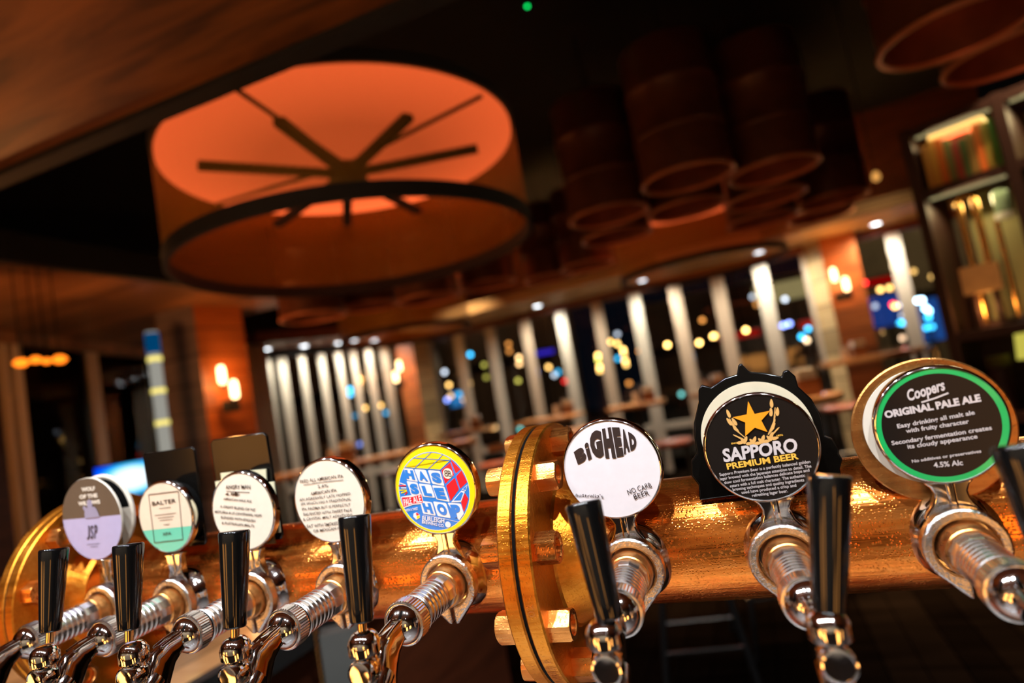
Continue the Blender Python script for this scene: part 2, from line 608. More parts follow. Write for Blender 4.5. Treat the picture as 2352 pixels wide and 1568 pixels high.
rim_text('TABLE E', 224, 207, -196.5, -202.5).build('casting_mark', 'nut', tower, S, smooth=0, fix=False)
rim_text('02', 187, 182, -196.5, -202.5).build('casting_mark', 'nut', tower, S, smooth=0, fix=False)
# elbow past the far flange, running down to its foot on the counter
pth = [(-858, 0, 0), (-866, 0, 0)] + [(-866 - 46 * math.sin(u), 0, -46 + 46 * math.cos(u)) for u in [PI / 2 * k / 8 for k in range(1, 9)]] + [(-912, 0, -150), (-912, 0, -262)]
MB().tube(pth, 46, 48).lathe([(2, 0), (78, 0), (80, 1.5), (80, 10), (78, 11.5), (2, 11.5)], (-912, 0, -272), (0, 0, 1), 64).build('elbow', 'copper', tower, S)
MB().lathe([(2, 0), (38, 0), (38, 236), (2, 236)], (400, 10, -270), (0, 0, 1), 64).lathe([(2, 0), (62, 0), (63, 1), (63, 9), (62, 10), (2, 10)], (400, 10, -270), (0, 0, 1), 64).build('riser', 'copper', tower, S)
MB().lathe([(3, 0), (70, 0), (71, 1.5), (71, 10), (70, 11), (3, 11)], (446, 0, 0), X, 96).build('end_cap', 'bronze', tower, S)

YF = -66.0      # front of the badges


def puck(cx, cz, r, name='badge', parent=None, y0=-55.5, rim='chrome', yf=YF):
    mb = MB(); T = y0 - yf
    mb.lathe([(1, 0), (r - 3, 0), (r, 3), (r, T - 2.4), (r - 0.4, T - .5), (r - 1.2, T + .3), (r - 2.0, T + .6), (r - 2.3, T), (1, T)], (cx, y0, cz), (0, -1, 0), 96)
    return mb.build(name, rim, parent, S, smooth=40)


def stem(parent, zb, w=1.0):
    # chrome neck between collar and badge, waisted, with a raised spine
    out = []
    zt = zb - 3.5
    prof = [(17, 17), (22, 14.6), (27, 11.2), (32, 9.4), (36, 9.0), (zt - 4, 10.6), (zt, 14.0)]
    out = [(x * w, z) for z, x in prof] + [(-x * w, z) for z, x in reversed(prof)]
    mb = MB().prism(out, -64.5, -55)
    mb.prism([(3.4, 20), (2.8, 30), (2.8, zt), (-2.8, zt), (-2.8, 30), (-3.4, 20)], -66.2, -63)
    return mb.build('badge_stem', 'chrome', parent, S, bevel=0.0022)


DIMS = dict(swv=0.0)


def make_tap(label, x, swivel=0.0, hb=(0, -208, 24), ht=(0, -194, 97)):
    t = empty('beer_tap', (x * S, PY, PZ), label=label, cat='beer tap', group='beer taps along the copper pipe')
    t.rotation_euler = (TILT, 0, 0)
    sw = swivel / 140.0

    def q(p):
        k = max(0.0, -p.y - 70) * sw
        return Vector((p.x + k, p.y, p.z))
    ny = (0, -1, 0)
    # bell that saddles on the pipe + open chrome collar
    MB().lathe([(17, 40), (33, 40), (33, 50), (31.5, 54), (28, 59), (25, 63), (24, 67), (17, 67)], (0, 0, -1), ny, 64).build('collar_base', 'chrome', t, S)
    out = [(1.6, -38), (5, -36.5)]
    out += circ(0, -1, 28, 44, math.radians(-50), math.radians(230))
    out += [(-5, -36.5), (-1.6, -38)]
    out += list(reversed(circ(0, -1, 20, 44, math.radians(-85), math.radians(265))))
    MB().prism(out, -77, -66).build('collar', 'wetchrome', t, S, bevel=0.0022)
    # bronze back nut
    MB().lathe([(8, 60), (18.4, 60), (18.6, 78), (18.6, 83.5), (17.6, 85.2), (17.4, 88), (16.4, 89), (8, 89)], (0, 0, -1), ny, 64).xf(q).build('back_nut', 'ring', t, S)
    # ribbed shank
    prof = [(6, 88), (16.0, 88), (16.4, 90)]
    MB().lathe([(8, 86), (15.8, 86), (16.2, 88), (16.2, 101), (15.6, 103), (8, 103)], (0, 0, -1), ny, 12).xf(q).build('shank_nut', 'steel', t, S, smooth=20)
    prof = [(6, 101), (14.9, 101)]
    d = 103.0
    for k in range(6):
        prof += [(15.1, d), (15.6, d + 0.8), (15.6, d + 4.2), (15.1, d + 5), (14.4, d + 5.3)]
        d += 5.8
    prof += [(15.1, d), (16.6, d + 0.8), (17.0, d + 2.2), (16.2, d + 3.4), (6, d + 3.4)]
    MB().lathe(prof, (0, 0, -1), ny, 56).xf(q).build('shank', 'steel', t, S, smooth=30)
    MB().lathe([(6, d + 3), (15.0, d + 3), (15.0, d + 6.5), (6, d + 6.5)], (0, 0, -1), ny, 48).xf(q).build('seal', 'rubber', t, S)
    # knurled coupling
    mb = MB(); n = 96; c0 = d + 5.5
    prof = [(10, c0), (16.8, c0), (17.8, c0 + 1), (18.3, c0 + 2.5), (18.3, c0 + 12.5), (17.7, c0 + 14), (16.4, c0 + 14.6), (10, c0 + 14.6)]
    mb.lathe(prof, (0, 0, -1), ny, n)
    for i in (3, 4):
        for k in range(n):
            if k % 2:
                p = Vector(mb.v[i * n + k]); ax = Vector((0, p.y, -1)); v = p - ax
                mb.v[i * n + k] = tuple(ax + v * 0.968)
    mb.xf(q).build('coupling', 'steel', t, S, smooth=12)
    # domed back of the valve body and the body running out to the spout
    e = c0 + 14
    dome = [(6, e - 3), (16.3, e - 3), (16.3, e), (15.4, e + 3.2), (13.4, e + 6.2), (10.6, e + 8.8), (7.6, e + 11), (4, e + 12)]
    mb = MB().lathe(dome, (0, 0, -1), ny, 56)
    h = PI
    mb.loft_yz([(-e - 4, -2, 7.6, 8.0, h), (-e - 12, -3.2, 6.2, 8.2, h + .1), (-e - 22, -6.5, 6.0, 11.5, h + .25), (-e - 31, -12, 6.2, 15.0, h + .55),
                (-e - 38, -22, 6.6, 14.0, h + 1.0), (-e - 41, -34, 7.4, 11.0, h + 1.35), (-e - 41, -48, 8.2, 9.2, h + 1.6), (-e - 37, -64, 8.4, 8.6, h + 1.75), (-e - 34, -86, 8.0, 8.0, h + 1.65)], 28, 3.2)
    for sx in (-1, 1):      # raised shoulders either side of the top channel
        mb.tube([(sx * 4.3, -e - 9, 5.2), (sx * 4.4, -e - 20, 4.2), (sx * 4.6, -e - 31, 2.2)], [2.2, 1.9, 1.6], 10)
    mb.lathe([(2, -6), (8.6, -6), (8.6, 1.0), (7.2, 2.6), (7.0, 6), (2, 6)], (0, -210, -6), (0, 0, 1), 40)
    mb.xf(q).build('valve_body', 'chrome', t, S, smooth=40)
    # outlet elbow below the front plug
    MB().tube([(0, -196, -20), (0, -203, -24), (0, -208, -32), (0, -209, -44), (0, -208, -70)], [9.6, 9.8, 9.8, 9.4, 9.2], 28).xf(q).build('outlet', 'chrome', t, S)
    # lever bonnet with knurled band
    mb = MB(); n = 80
    prof = [(5, 1), (9.5, 1.2), (11.6, 2.4), (11.9, 3.2), (11.9, 10.6), (11.3, 11.6), (10.3, 14.2), (8.0, 16.6), (5.2, 17.8), (3.6, 18)]
    mb.lathe(prof, (0, -211, 0), (0, 0, 1), n)
    for i in (3, 4):
        for k in range(n):
            if (k + (i == 4)) % 2:
                p = Vector(mb.v[i * n + k]); ax = Vector((0, -211, p.z)); mb.v[i * n + k] = tuple(ax + (p - ax) * 0.965)
    mb.xf(q).build('lever_bonnet', 'chrome', t, S, smooth=25)
    mb = MB().lathe([(2, -2.5), (6.2, -2.5), (6.2, 1.4), (2, 1.4)], (0, -211, 0), (0, 0, 1), 32)
    mb.xf(q).build('gland', 'brassy', t, S)
    # front plug
    mb = MB().lathe([(2, 0), (8.0, 0), (9.8, 4), (10.4, 9), (10.2, 13.5), (9.4, 15.4), (8.3, 15.8), (7.8, 15.0), (4, 14.6), (0.5, 14.4)], (0, -208, -9), (0, -1, 0.03), 48)
    mb.xf(q).build('front_plug', 'chrome', t, S, smooth=35)
    # lever pin and black handle
    b = q(Vector(hb)); tp = Vector(ht)
    dr = (tp - b); Lh = dr.length; dr.normalize()
    MB().lathe([(0.5, -9), (3.4, -9), (3.4, 1), (0.5, 1)], b, dr, 24).build('lever_pin', 'brassy', t, S)
    prof = [(0.5, 0), (7.2, 0), (8.3, 0.7), (8.6, 2.0)]
    for k in range(1, 8):
        u = k / 8
        prof.append((8.6 + 3.6 * u ** 0.9, 2 + (Lh - 4.2) * u))
    prof += [(12.2, Lh - 2.0), (11.9, Lh - 0.7), (11.0, Lh - 0.1), (9.6, Lh - 0.3), (5, Lh - 0.9), (0.5, Lh - 1.1)]
    MB().lathe(prof, b, dr, 64).build('handle', 'black', t, S, smooth=50)
    return t


def face(parent, mats, areas, y=YF):
    """printed badge face; later areas lie on top of earlier ones"""
    mb = MB()
    for i, (mi, pts) in enumerate(areas):
        mb.flat(pts, y - 0.03 * (i + 1) if i < 12 else y - 0.36 - 0.004 * (i - 12), mats.index(mi))
    return mb.build('badge_face', mats, parent, S, smooth=0, fix=False)


def writing(parent, mat, lines, y=YF - 0.62, bold=0.012, jitter=0.0, extra=None, name='lettering', shear=0.0):
    mb = MB()
    for l in lines: text_line(mb, *l[:5], l[5], y, 0, bold, shear, jitter)
    for pts in (extra or []): mb.flat(pts, y)
    return mb.build(name, mat, parent, S, smooth=0, fix=False)


# ---- tap 1: taupe and lilac disc -------------------------------------------------
t = make_tap('beer tap with disc badge half dark taupe and half lilac, farthest down the copper pipe', -748)
stem(t, 57)
b = MB().lathe([(1, 0), (48, 0), (48.5, .5), (48.5, 2.6), (48, 3.2), (1, 3.2)], (-4.6, YF + 3.2, 103), (0, -1, 0), 96).build('badge', 'cream', t, S)
C0 = (-4.6, 103, 48.2)
fig = [(-13.5, 104.3), (-14, 108.5), (-12.6, 113), (-15.2, 117), (-12.8, 119.6), (-9.5, 117.2), (-6.6, 116.0), (-7.2, 119), (-6.4, 122.6), (-5.2, 125.2), (-1.2, 126.0), (1.4, 123.6), (1.6, 120), (0.6, 116.6), (4, 116.8), (6.6, 114.4), (9.0, 108.2), (10.6, 103.8)]
face(b, ['taupe', 'lilac'], [('lilac', circ(*C0, 90)), ('taupe', clip_circle(*C0, 104.7, 102.2, True, 180))])
writing(b, 'cream', [('WOLF', -12.3, 136.6, 10.4, 135.8, 4.2), ('OF THE', -17.6, 128.3, 12.3, 127.3, 4.2), ('WILLOWS', -21.6, 120.7, 14.9, 119.4, 4.2)], bold=0.05)
face(b, ['figure'], [('figure', fig)], YF - 0.7).name = 'emblem'
mb = MB()
for ch, xo in (('J', -17.0), ('S', -10.8), ('P', -4.2)): text_quad(mb, ch, [(xo + 3.6, 95.6), (xo + 8.4, 95.5), (xo + 4.8, 79.4), (xo, 79.5)], YF - .62, 0, .02)
mb.build('lettering', 'greyink', b, S, smooth=0, fix=False)
writing(b, 'greyink', [], extra=[stroke([(-18, 73.6), (3, 73.2)], .5), stroke([(-13, 70.4), (-1, 70.2)], .5)])
r = MB().lathe([(1, 0), (46.5, 0), (47.5, .6), (47.5, 3), (44.5, 4), (43, 3), (1, 2.6)], (-8, -43, 104), (0, -1, 0), 96).build('rear_badge', 'cream', t, S)
face(r, ['rubber'], [('rubber', clip_circle(-8, 104, 42, 106, 105, True))], -46.1)

# ---- tap 2: cream and mint ------------------------------------------------------
t = make_tap('beer tap with cream and mint green badge before a small black plaque', -638, 0, (0, -203, 27), (0, -188, 99))
stem(t, 55)
b = puck(1, 93.5, 41, 'badge', t)
C0 = (1, 93.5, 38.8)
face(b, ['peach', 'mint'], [('mint', circ(*C0, 90)), ('peach', clip_circle(*C0, 81.3, 79.8, True, 180))])
box = [(-17.6, 121.1), (27.3, 120.1), (21.9, 66.6), (-21.0, 66.7)]
writing(b, 'ink', [('BALTER', -14.6, 108.1, 21.2, 108.0, 4.4), ('XPA', -6.6, 73.5, 6.6, 73.4, 3.2)],
        extra=[stroke([box[i], box[(i + 1) % 4]], .8) for i in range(4)] + [stroke([a, c], .55) for a, c in (((-5, 104), (12, 103.8)), ((-13.5, 97), (18.5, 96.6)), ((-9.5, 93.6), (14.4, 93.4)), ((-7.3, 90.6), (11.8, 90.5)), ((-2.6, 85.3), (6.7, 85.2)))])
MB().prism([(-48, 163), (-45, 166.6), (29, 164.8), (32.4, 161), (26.5, 55), (23, 51.5), (-50, 53)], -41, -38).build('rear_plaque', 'blackplate', t, S, bevel=0.001)
puck(1, 93, 35, 'rear_badge', t, -42.5, 'rubber', -53)

# ---- tap 3: handwritten, stepped paper, tall plaque -----------------------------
t = make_tap('beer tap with handwritten white badge before a tall black plaque and stepped paper card', -527, 0, (2, -213, 29), (2, -201, 98))
stem(t, 50)
b = puck(0, 89, 42.5, 'badge', t)
face(b, ['cream'], [('cream', circ(0, 89, 40.4, 80))])
writing(b, 'ink', [('ANGRY MAN', -16.8, 114.6, 16.2, 111.2, 4.2), ('4.8%', -19.1, 107.8, 0.6, 106.0, 3.4), ('AMERICAN PALE ALE', -22.4, 103.7, 14.4, 96.8, 2.4), ('A GREAT BLEND OF NZ', -28.9, 96.0, 17.4, 87.3, 2.6), ('MOTUEKA & US CENTENNIAL HOPS', -37.2, 91.2, 24.3, 80.4, 2.6), ('BLENDED WITH ENGLISH', -30.3, 84.4, 14.8, 75.9, 2.6), ('& AUSTRALIAN MALTS', -30.4, 78.4, 12.1, 70.7, 2.6)],
        jitter=0.08, extra=[stroke([(-16.9, 112.4), (-2, 110), (14.2, 107.6)], .6), circ(-4.5, 107.6, 2.0, 12)])
MB().prism([(-41.6, 130.3), (21.3, 126.9), (19.3, 112.5), (29.3, 112.2), (25.9, 57.4), (16.4, 57), (16.4, 46.1), (-4.6, 46.9), (-51, 60), (-51.5, 121.8), (-42, 122)], -45.5, -44).build('paper_card', 'paper', t, S)
MB().prism([(-52.3, 164.5), (-48.5, 168.6), (23, 166.4), (26.7, 162), (24.5, 53), (21, 48.8), (-56, 50)], -42, -38).build('rear_plaque', 'blackplate', t, S, bevel=0.001)

# ---- tap 4: plain handwritten ---------------------------------------------------
t = make_tap('beer tap with plain handwritten white badge and nothing behind it', -416, 0, (0, -208, 24), (2, -194, 97))
stem(t, 49)
b = puck(0, 88.2, 43.2, 'badge', t, -53)
face(b, ['cream'], [('cream', circ(0, 88.2, 41, 80))])
writing(b, 'ink', [('FRED ALL AMERICAN IPA', -30.4, 109.5, 22.3, 109.2, 3.2), ('5.6%', -10.0, 102.2, 2.6, 102.1, 3), ('AMERICAN IPA', -20.2, 96.1, 11.7, 96.2, 3), ('AN AGRESIVELY LATE HOPPED', -35.2, 91.6, 27.0, 91.0, 2.6), ('IPA WHICH HAS A TRADITIONAL', -34.0, 87.0, 26.3, 85.8, 2.6), ('IPA AROMA BUT IS PERFECTLY', -34.1, 81.7, 24.7, 80.5, 2.6), ('BALANCED WITH SWEET PALE', -33.3, 76.3, 25.0, 74.9, 2.8), ('& CRYSTAL MALT ADDITIONS', -34.8, 71.3, 25.0, 70.3, 2.6), ('EAT WITH SMOKED', -31.5, 63.6, 7.1, 63.3, 3), ('OR MEXICAN F', -24.8, 58.4, 6.7, 58.6, 2.8)],
        jitter=0.10, bold=0.004, extra=[stroke([(-27, 107.3), (-3, 107.6), (21.6, 106.8)], .55)])

# ---- tap 5: cube badge ------------------------------------------------------------
t = make_tap('beer tap with yellow, blue and red twisting cube badge, just before the middle flange', -296, 0, (-1, -208, 23), (-1, -194, 98))
stem(t, 48)
b = puck(0, 86.2, 43.6, 'badge', t, -54)
CI = (-1.4, 84.4, 37.2)


def inC(pts, k=0.995):
    out = []
    for (x, z) in pts:
        dx, dz = x - CI[0], z - CI[1]; l = math.hypot(dx, dz)
        m = min(1.0, CI[2] * k / l); out.append((CI[0] + dx * m, CI[1] + dz * m))
    return out


def rounded(q, k=0.10):
    out = []
    n = len(q)
    for i in range(n):
        p, a, c = Vector(q[i]), Vector(q[i - 1]), Vector(q[(i + 1) % n])
        for (w0, w1) in ((k, 0), (k * .3, k * .3), (0, k)):
            out.append(tuple(p + (a - p) * w0 + (c - p) * w1))
    return out


A = [('yellow', circ(0, 86.2, 41.4, 80)), ('white', circ(*CI, 72)), ('blue', circ(CI[0], CI[1], 36.8, 72))]
arc_top = [p for p in circ(CI[0], CI[1], 36.2, 40, math.radians(46), math.radians(137))]
A.append(('yellow', [(9.8, 103.4), (23.0, 111.6)] + arc_top + [(-27.4, 110.4)]))
for q in ([(10.8, 102.7), (21.5, 108.9), (23.0, 97.0), (12.1, 89.6)], [(23.2, 110.8), (30.5, 101.2), (24.9, 98.0), (22.4, 110.0)], [(31.3, 100.2), (34.9, 88.7), (26.5, 83.4), (24.7, 95.3)],
          [(23.1, 94.3), (25.2, 83.2), (14.4, 73.3), (12.8, 88.0)], [(30.6, 79.0), (33.0, 73.4), (26.0, 61.6), (24.9, 70.7)]):
    A.append(('red', rounded(inC(q), .05)))
cells = dict(H=[(-28.8, 110.0), (-18.4, 107.9), (-15.9, 95.0), (-27.2, 97.9)], A=[(-17.4, 107.5), (-5.4, 105.2), (-2.8, 91.6), (-14.5, 94.8)], S=[(-3.1, 104.8), (9.4, 102.3), (11.1, 87.9), (-1.1, 91.4)],
             S2=[(-28.0, 97.4), (-16.7, 94.5), (-14.9, 82.9), (-25.6, 83.5)], L=[(-15.5, 93.4), (-2.9, 90.7), (-0.8, 78.0), (-13.3, 80.6)], E=[(-1.7, 90.3), (11.0, 87.3), (13.6, 72.5), (0.2, 76.4)],
             H3=[(-17.5, 77.1), (-5.0, 74.2), (-3.6, 61.3), (-16.7, 64.7)], O=[(-3.8, 75.0), (9.5, 72.0), (11.5, 57.4), (-1.7, 60.8)], P=[(10.8, 72.2), (24.4, 69.8), (25.7, 60.4), (19.5, 54.5)])
for q in cells.values(): A.append(('white', rounded(inC(q), .08)))
for q in ([(35.0, 86.8), (28.0, 82.6), (31.9, 80.7)], [(27.5, 81.8), (30.9, 80.5), (25.0, 71.3), (14.8, 72.1)]):
    A.append(('white', inC(q)))
    c = Vector((sum(p[0] for p in q) / len(q), sum(p[1] for p in q) / len(q)))
    A.append(('blue', inC([tuple(c + (Vector(p) - c) * .74) for p in q])))
for a, c in (((-16.2, 118.1), (22.5, 110.6)), ((-4.6, 115.7), (-16.6, 108.3)), ((-4.6, 115.7), (4.1, 120.9)), ((9.9, 113.2), (-3.3, 105.3)), ((9.9, 113.2), (15.5, 117.3)), ((-27.6, 110.2), (9.8, 103.3)), ((9.8, 103.3), (23, 111.4))):
    A.append(('blue', stroke([a, c], .55)))
A.append(('cream', circ(16.8, 99.0, 5.0, 28)))
sp = [(-35.6, 96.4), (-29.5, 93.5), (-37.2, 93.8), (-29.3, 92.9), (-35.2, 91.4), (-29.4, 90.7), (-37.4, 89.5), (-29.5, 88.6), (-36.3, 86.6), (-29.7, 87.7), (-32.4, 84.6), (-29.2, 86.7)]
for k in range(6): A.append((('white', 'red', 'white', 'yellow', 'yellow', 'red')[k], stroke(inC([sp[2 * k], sp[2 * k + 1]]), 1.0)))
A.append(('white', inC([(-37, 83), (-14.3, 83.8), (-13.8, 73.8), (-25.7, 74.0), (-37.2, 71.6)])))
A.append(('red', inC([(-36.2, 82.2), (-25, 81.6), (-14.9, 82.9), (-14.6, 74.8), (-25.7, 75.0), (-36.4, 72.9)])))
A.append(('white', [(-23.2, 66.6), (-20.3, 63.9), (-20.9, 60.9), (-25.0, 59.7), (-27.7, 62.8), (-26.7, 65.8)]))
A.append(('red', [(-23.2, 66.4), (-20.5, 63.9), (-23.9, 63.3), (-24.4, 65.2)])); A.append(('yellow', [(-20.5, 63.5), (-21.1, 61.1), (-24.6, 60.1), (-23.9, 63.1)]))
A.append(('white', circ(7.3, 51.9, 2.9, 24)))
A.append(('white', stroke([(-16.9, 63.4), (-2, 59.6), (18, 53.4)], .35)))
face(b, ['yellow', 'white', 'blue', 'red', 'cream'], A)
let = dict(H=[(-27.8, 108.2), (-19.0, 106.5), (-18.2, 97.1), (-27.5, 99.8)], A=[(-14.2, 105.2), (-7.4, 104.1), (-4.6, 94.0), (-13.4, 96.4)], S=[(-0.9, 102.4), (9.1, 100.8), (9.4, 89.9), (0, 93.2)],
           S2=[(-25.7, 94.6), (-17.2, 93.5), (-15.9, 83.0), (-24.8, 84.1)], L=[(-13.2, 91.0), (-4.5, 89.7), (-3.2, 79.6), (-11.5, 81.4)], E=[(-0.8, 87.7), (9.7, 86.2), (11.1, 75.0), (1.4, 77.3)],
           H3=[(-15.9, 74.8), (-6.9, 73.6), (-5.3, 63.0), (-14.5, 66.1)], O=[(-1.6, 72.8), (8.0, 71.3), (9.6, 60.0), (0.2, 61.9)], P=[(13.1, 70.1), (22.9, 69.1), (22.2, 57.6), (15.8, 57.4)])
mb = MB()
for k, q in let.items(): text_quad(mb, k[0], q, YF - 0.62, 0, 0.075)
mb.build('lettering', 'blue', b, S, smooth=0, fix=False)
w_ = writing(b, 'white', [('WITH A TWIST', -35.1, 68.3, -21.0, 68.9, 2.4), ('BURLEIGH', -18.7, 58.5, 3.9, 53.6, 4.2), ('BREWING CO.', -19.6, 55.8, 3.1, 49.7, 2.6)], bold=0.02)
mb = MB(); text_quad(mb, 'PALE', [(-35, 80.4), (-26.4, 81.2), (-26, 75.4), (-35, 73.8)], YF - .66, 0, .02); text_quad(mb, 'ALE', [(-24.8, 81.4), (-16, 82.2), (-15.4, 75.6), (-24.4, 75.6)], YF - .66, 0, .02)
mb.build('lettering', 'white', b, S, smooth=0, fix=False)
mb = MB(); text_quad(mb, 'B', [(17.2, 102), (20.4, 101), (20.4, 95.4), (17.2, 96.4)], YF - .66, 0, 0); text_quad(mb, 'B', [(16.6, 102.4), (13.4, 102.6), (13.4, 96.8), (16.6, 96.4)], YF - .66, 0, 0)
mb.build('emblem', 'ink', b, S, smooth=0, fix=False)

# ---- tap 6: big black lettering on pale disc ---------------------------------------
t = make_tap('beer tap with pale badge of heavy black arched lettering, just past the middle flange', -124, 7, (5, -208, 17), (5, -194, 89))
stem(t, 47)
b = puck(-1.5, 84, 43.2, 'badge', t)
face(b, ['palegrey'], [('palegrey', circ(-1.5, 84, 41, 80))])
mb = MB()
for ch, q in (('B', [(-31.2, 102.6), (-21.4, 107.5), (-20.6, 94.2), (-29.5, 91.4)]), ('i', [(-20.6, 108.2), (-16.9, 109.9), (-16.2, 95.1), (-19.7, 93.7)]), ('G', [(-15.5, 117.1), (-3.6, 119.2), (-5.4, 94.5), (-15.4, 95.1)]),
              ('H', [(-2.6, 118.9), (5.2, 119.3), (4.6, 92.4), (-4.4, 93.6)]), ('E', [(6.1, 119.0), (12.6, 117.9), (11.4, 93.6), (5.5, 93.1)]), ('A', [(13.0, 117.0), (18.4, 114.6), (17.4, 96.8), (11.9, 94.6)]), ('D', [(19.0, 113.4), (25.1, 108.6), (23.3, 98.3), (18.1, 96.8)])):
    text_quad(mb, ch, q, YF - .5, 0, 0.085)
mb.build('lettering', 'ink', b, S, smooth=0, fix=False)
writing(b, 'ink', [("australia's", -37.3, 64.3, -13.0, 60.1, 3.2), ('NO CARB', 9.0, 60.7, 29.9, 64.8, 4.2), ('BEER', 13.5, 56.1, 26.8, 58.7, 4.2)], bold=0.0, jitter=.08)

# ---- tap 7: black badge with orange star --------------------------------------------
t = make_tap('beer tap with black badge of an orange star before a helmet shaped black plate', -2, 15, (1, -208, 6), (33, -194, 89))
stem(t, 48, 1.15)
b = puck(-2, 85.8, 43.8, 'badge', t, -54)
face(b, ['badgeblack'], [('badgeblack', circ(-2, 85.8, 41.6, 80))])
star = [(-4.1, 123.5), (-1.2, 112.8), (10.6, 113.6), (2.7, 106.9), (5.4, 97.4), (-3.2, 102.1), (-11.5, 96.4), (-9.4, 107.2), (-18.1, 112.7), (-7.1, 113.3)]


def leaf(cx, cz, a, l, w):
    ca, sa = math.cos(a), math.sin(a); pts = []
    for k in range(14):
        u = 2 * PI * k / 14; p = l / 2 * math.cos(u); q = w / 2 * math.sin(u) * (1 - .25 * math.cos(u))
        pts.append((cx + p * ca - q * sa, cz + p * sa + q * ca))
    return pts


L = []
for (cx, cz, a) in ((-20.6, 116, 1.75), (-21.2, 109.5, 2.0), (-17.4, 109.0, 1.95)): L.append(leaf(cx, cz, a, 7, 2.6))
for (cx, cz, a) in ((12.6, 119, 1.45), (15.6, 112, 1.35), (10.9, 112.4, 1.4)): L.append(leaf(cx, cz, a, 7, 2.6))
for k in range(5):
    L.append(stroke([(-20.4 + k * 1.0, 112 - k * 2.2), (-18.6 + k * .8, 103 - k * .8), (-12, 95.5)], .7))
    L.append(stroke([(14.6 - k * .6, 115.4 - k * 3.0), (11.6 - k * .3, 105 - k * 1.4), (5.5, 95.2)], .7))
for k in range(13):
    u = k / 12; L.append(leaf(-16 + 26 * u, 93.4 - 2.2 * math.sin(PI * u) + 1.6 * (k % 3 - 1), (k * 2.1) % PI, 5.4, 2.6))
for k in range(4): L.append(leaf(-18.5 + k * 1.8, 97.6 - k * 1.3, 2.5 - k * .1, 5, 1.1)); L.append(leaf(12.8 - k * 1.7, 98.4 - k * 1.4, .65 + k * .1, 5, 1.1))
face(b, ['gold'], [('gold', p) for p in L], YF - .4).name = 'emblem'
face(b, ['orange'], [('orange', star)], YF - .9).name = 'emblem'
mb = MB()
text_quad(mb, 'SAPPORO', [(-31, 88.8), (25.2, 90.1), (24.4, 78.9), (-31.5, 77.7)], YF - .7, 0, .035)
mb.build('lettering', 'silver', b, S, smooth=0, fix=False)
writing(b, 'amber', [('PREMIUM BEER', -30.0, 72.0, 23.9, 73.6, 4.6), ('SINCE', -23.1, 91.4, -18.1, 91.5, 1.2), ('1876', 11.5, 92.8, 16.1, 92.9, 1.2)], bold=.03)
writing(b, 'silver', [('Sapporo Premium Beer is a perfectly balanced golden', -36.8, 67.4, 31.4, 69.4, 2.3), ('lager brewed with the Japanese attention to detail. The', -37.1, 64.0, 31.5, 65.9, 2.3), ('slow cool fermentation balances delicate hops and', -34.4, 60.6, 29.6, 63.0, 2.3), ('esters with a full malt character. The authentic', -30.7, 57.4, 25.7, 59.3, 2.3), ('brewing techniques and quality ingredients', -29.1, 54.4, 24.4, 56.0, 2.3), ('used have produced a crisp and', -22.8, 51.3, 18.1, 52.5, 2.3), ('refreshing lager beer.', -15.5, 48.1, 11.2, 48.9, 2.3)], bold=.01)
helm = [(-51.0, 108.8), (-43.6, 126.4), (-41.8, 135.9), (-38.5, 140.3), (-31.1, 136.6), (-19.1, 142.6), (-8.9, 143.6), (-6.4, 150.8), (-3.8, 152.6), (1.3, 144.2), (12.3, 141.5), (24.8, 136.1), (26.7, 140.1), (30.5, 141.0), (35.0, 134.7), (35.5, 126.1), (43.3, 114.7), (47.5, 100.1), (47.2, 84.0),
        (52.2, 81.0), (55.5, 72.9), (54.7, 68.5), (56.5, 63.6), (53.1, 56.5), (53, 46), (-59.1, 43.2), (-57.3, 56.4), (-61.6, 65.1), (-59.6, 77.2), (-53.7, 82.9), (-53, 96)]
MB().prism(helm, -42, -37).build('rear_plate', 'blackplate', t, S, bevel=0.0012)
MB().lathe([(1, 0), (43.5, 0), (44, .6), (44, 3.4), (1, 3.4)], (-3, -44, 92.5), (0, -1, 0), 80).build('rear_badge', 'cloudcream', t, S)

# ---- tap 8: green ringed black badge -------------------------------------------------
t = make_tap('beer tap with black badge ringed in bright green before a big bronze disc', 118, 4, (4, -208, 22), (6, -194, 94))
stem(t, 48, 1.2)
b = puck(2, 85.4, 43.6, 'badge', t)
face(b, ['green', 'badgeblack'], [('green', circ(2, 85.4, 41.6, 80)), ('badgeblack', circ(1.8, 85.4, 37.6, 80))])
writing(b, 'silver', [('ORIGINAL PALE ALE', -31.9, 95.8, 29.7, 98.7, 4.8)], bold=.05)
writing(b, 'silver', [('Easy drinking all malt ale', -25.4, 87.1, 24.2, 90.0, 3.0), ('with fruity character', -20.6, 82.9, 19.6, 84.2, 3.0), ('Secondary fermentation creates', -31.4, 75.3, 32.3, 77.7, 3.0), ('its cloudy appearance', -21.7, 71.3, 22.7, 72.9, 3.0), ('No additives or preservatives', -20.9, 60.8, 23.0, 62.6, 2.1), ('4.5% Alc', -7.8, 55.5, 10.4, 55.2, 3.6)], bold=.02)
mb = MB(); text_line(mb, 'Coopers', -14.5, 106.0, 10.4, 110.5, 7.5, YF - .62, 0, .03, .35)
mb.flat(stroke([(-7, 103.6), (2, 105.2), (11, 107.6)], 1.2), YF - .62)
mb.build('lettering', 'silver', b, S, smooth=0, fix=False)
MB().lathe([(1, 0), (42.5, 0), (43, .6), (43, 3.6), (1, 3.6)], (-3, -48.2, 83.4), (0, -1, 0), 80).build('white_backing', 'cream', t, S)
MB().lathe([(1, 0), (53.4, 0), (54.6, 1), (54.6, 3.6), (53.4, 4.6), (1, 4.6)], (0, -43.5, 79), (0, -1, 0), 96).build('rear_disc', 'worn', t, S)

# ================================================================== room shell
def Zr(r): return CAMZ + r


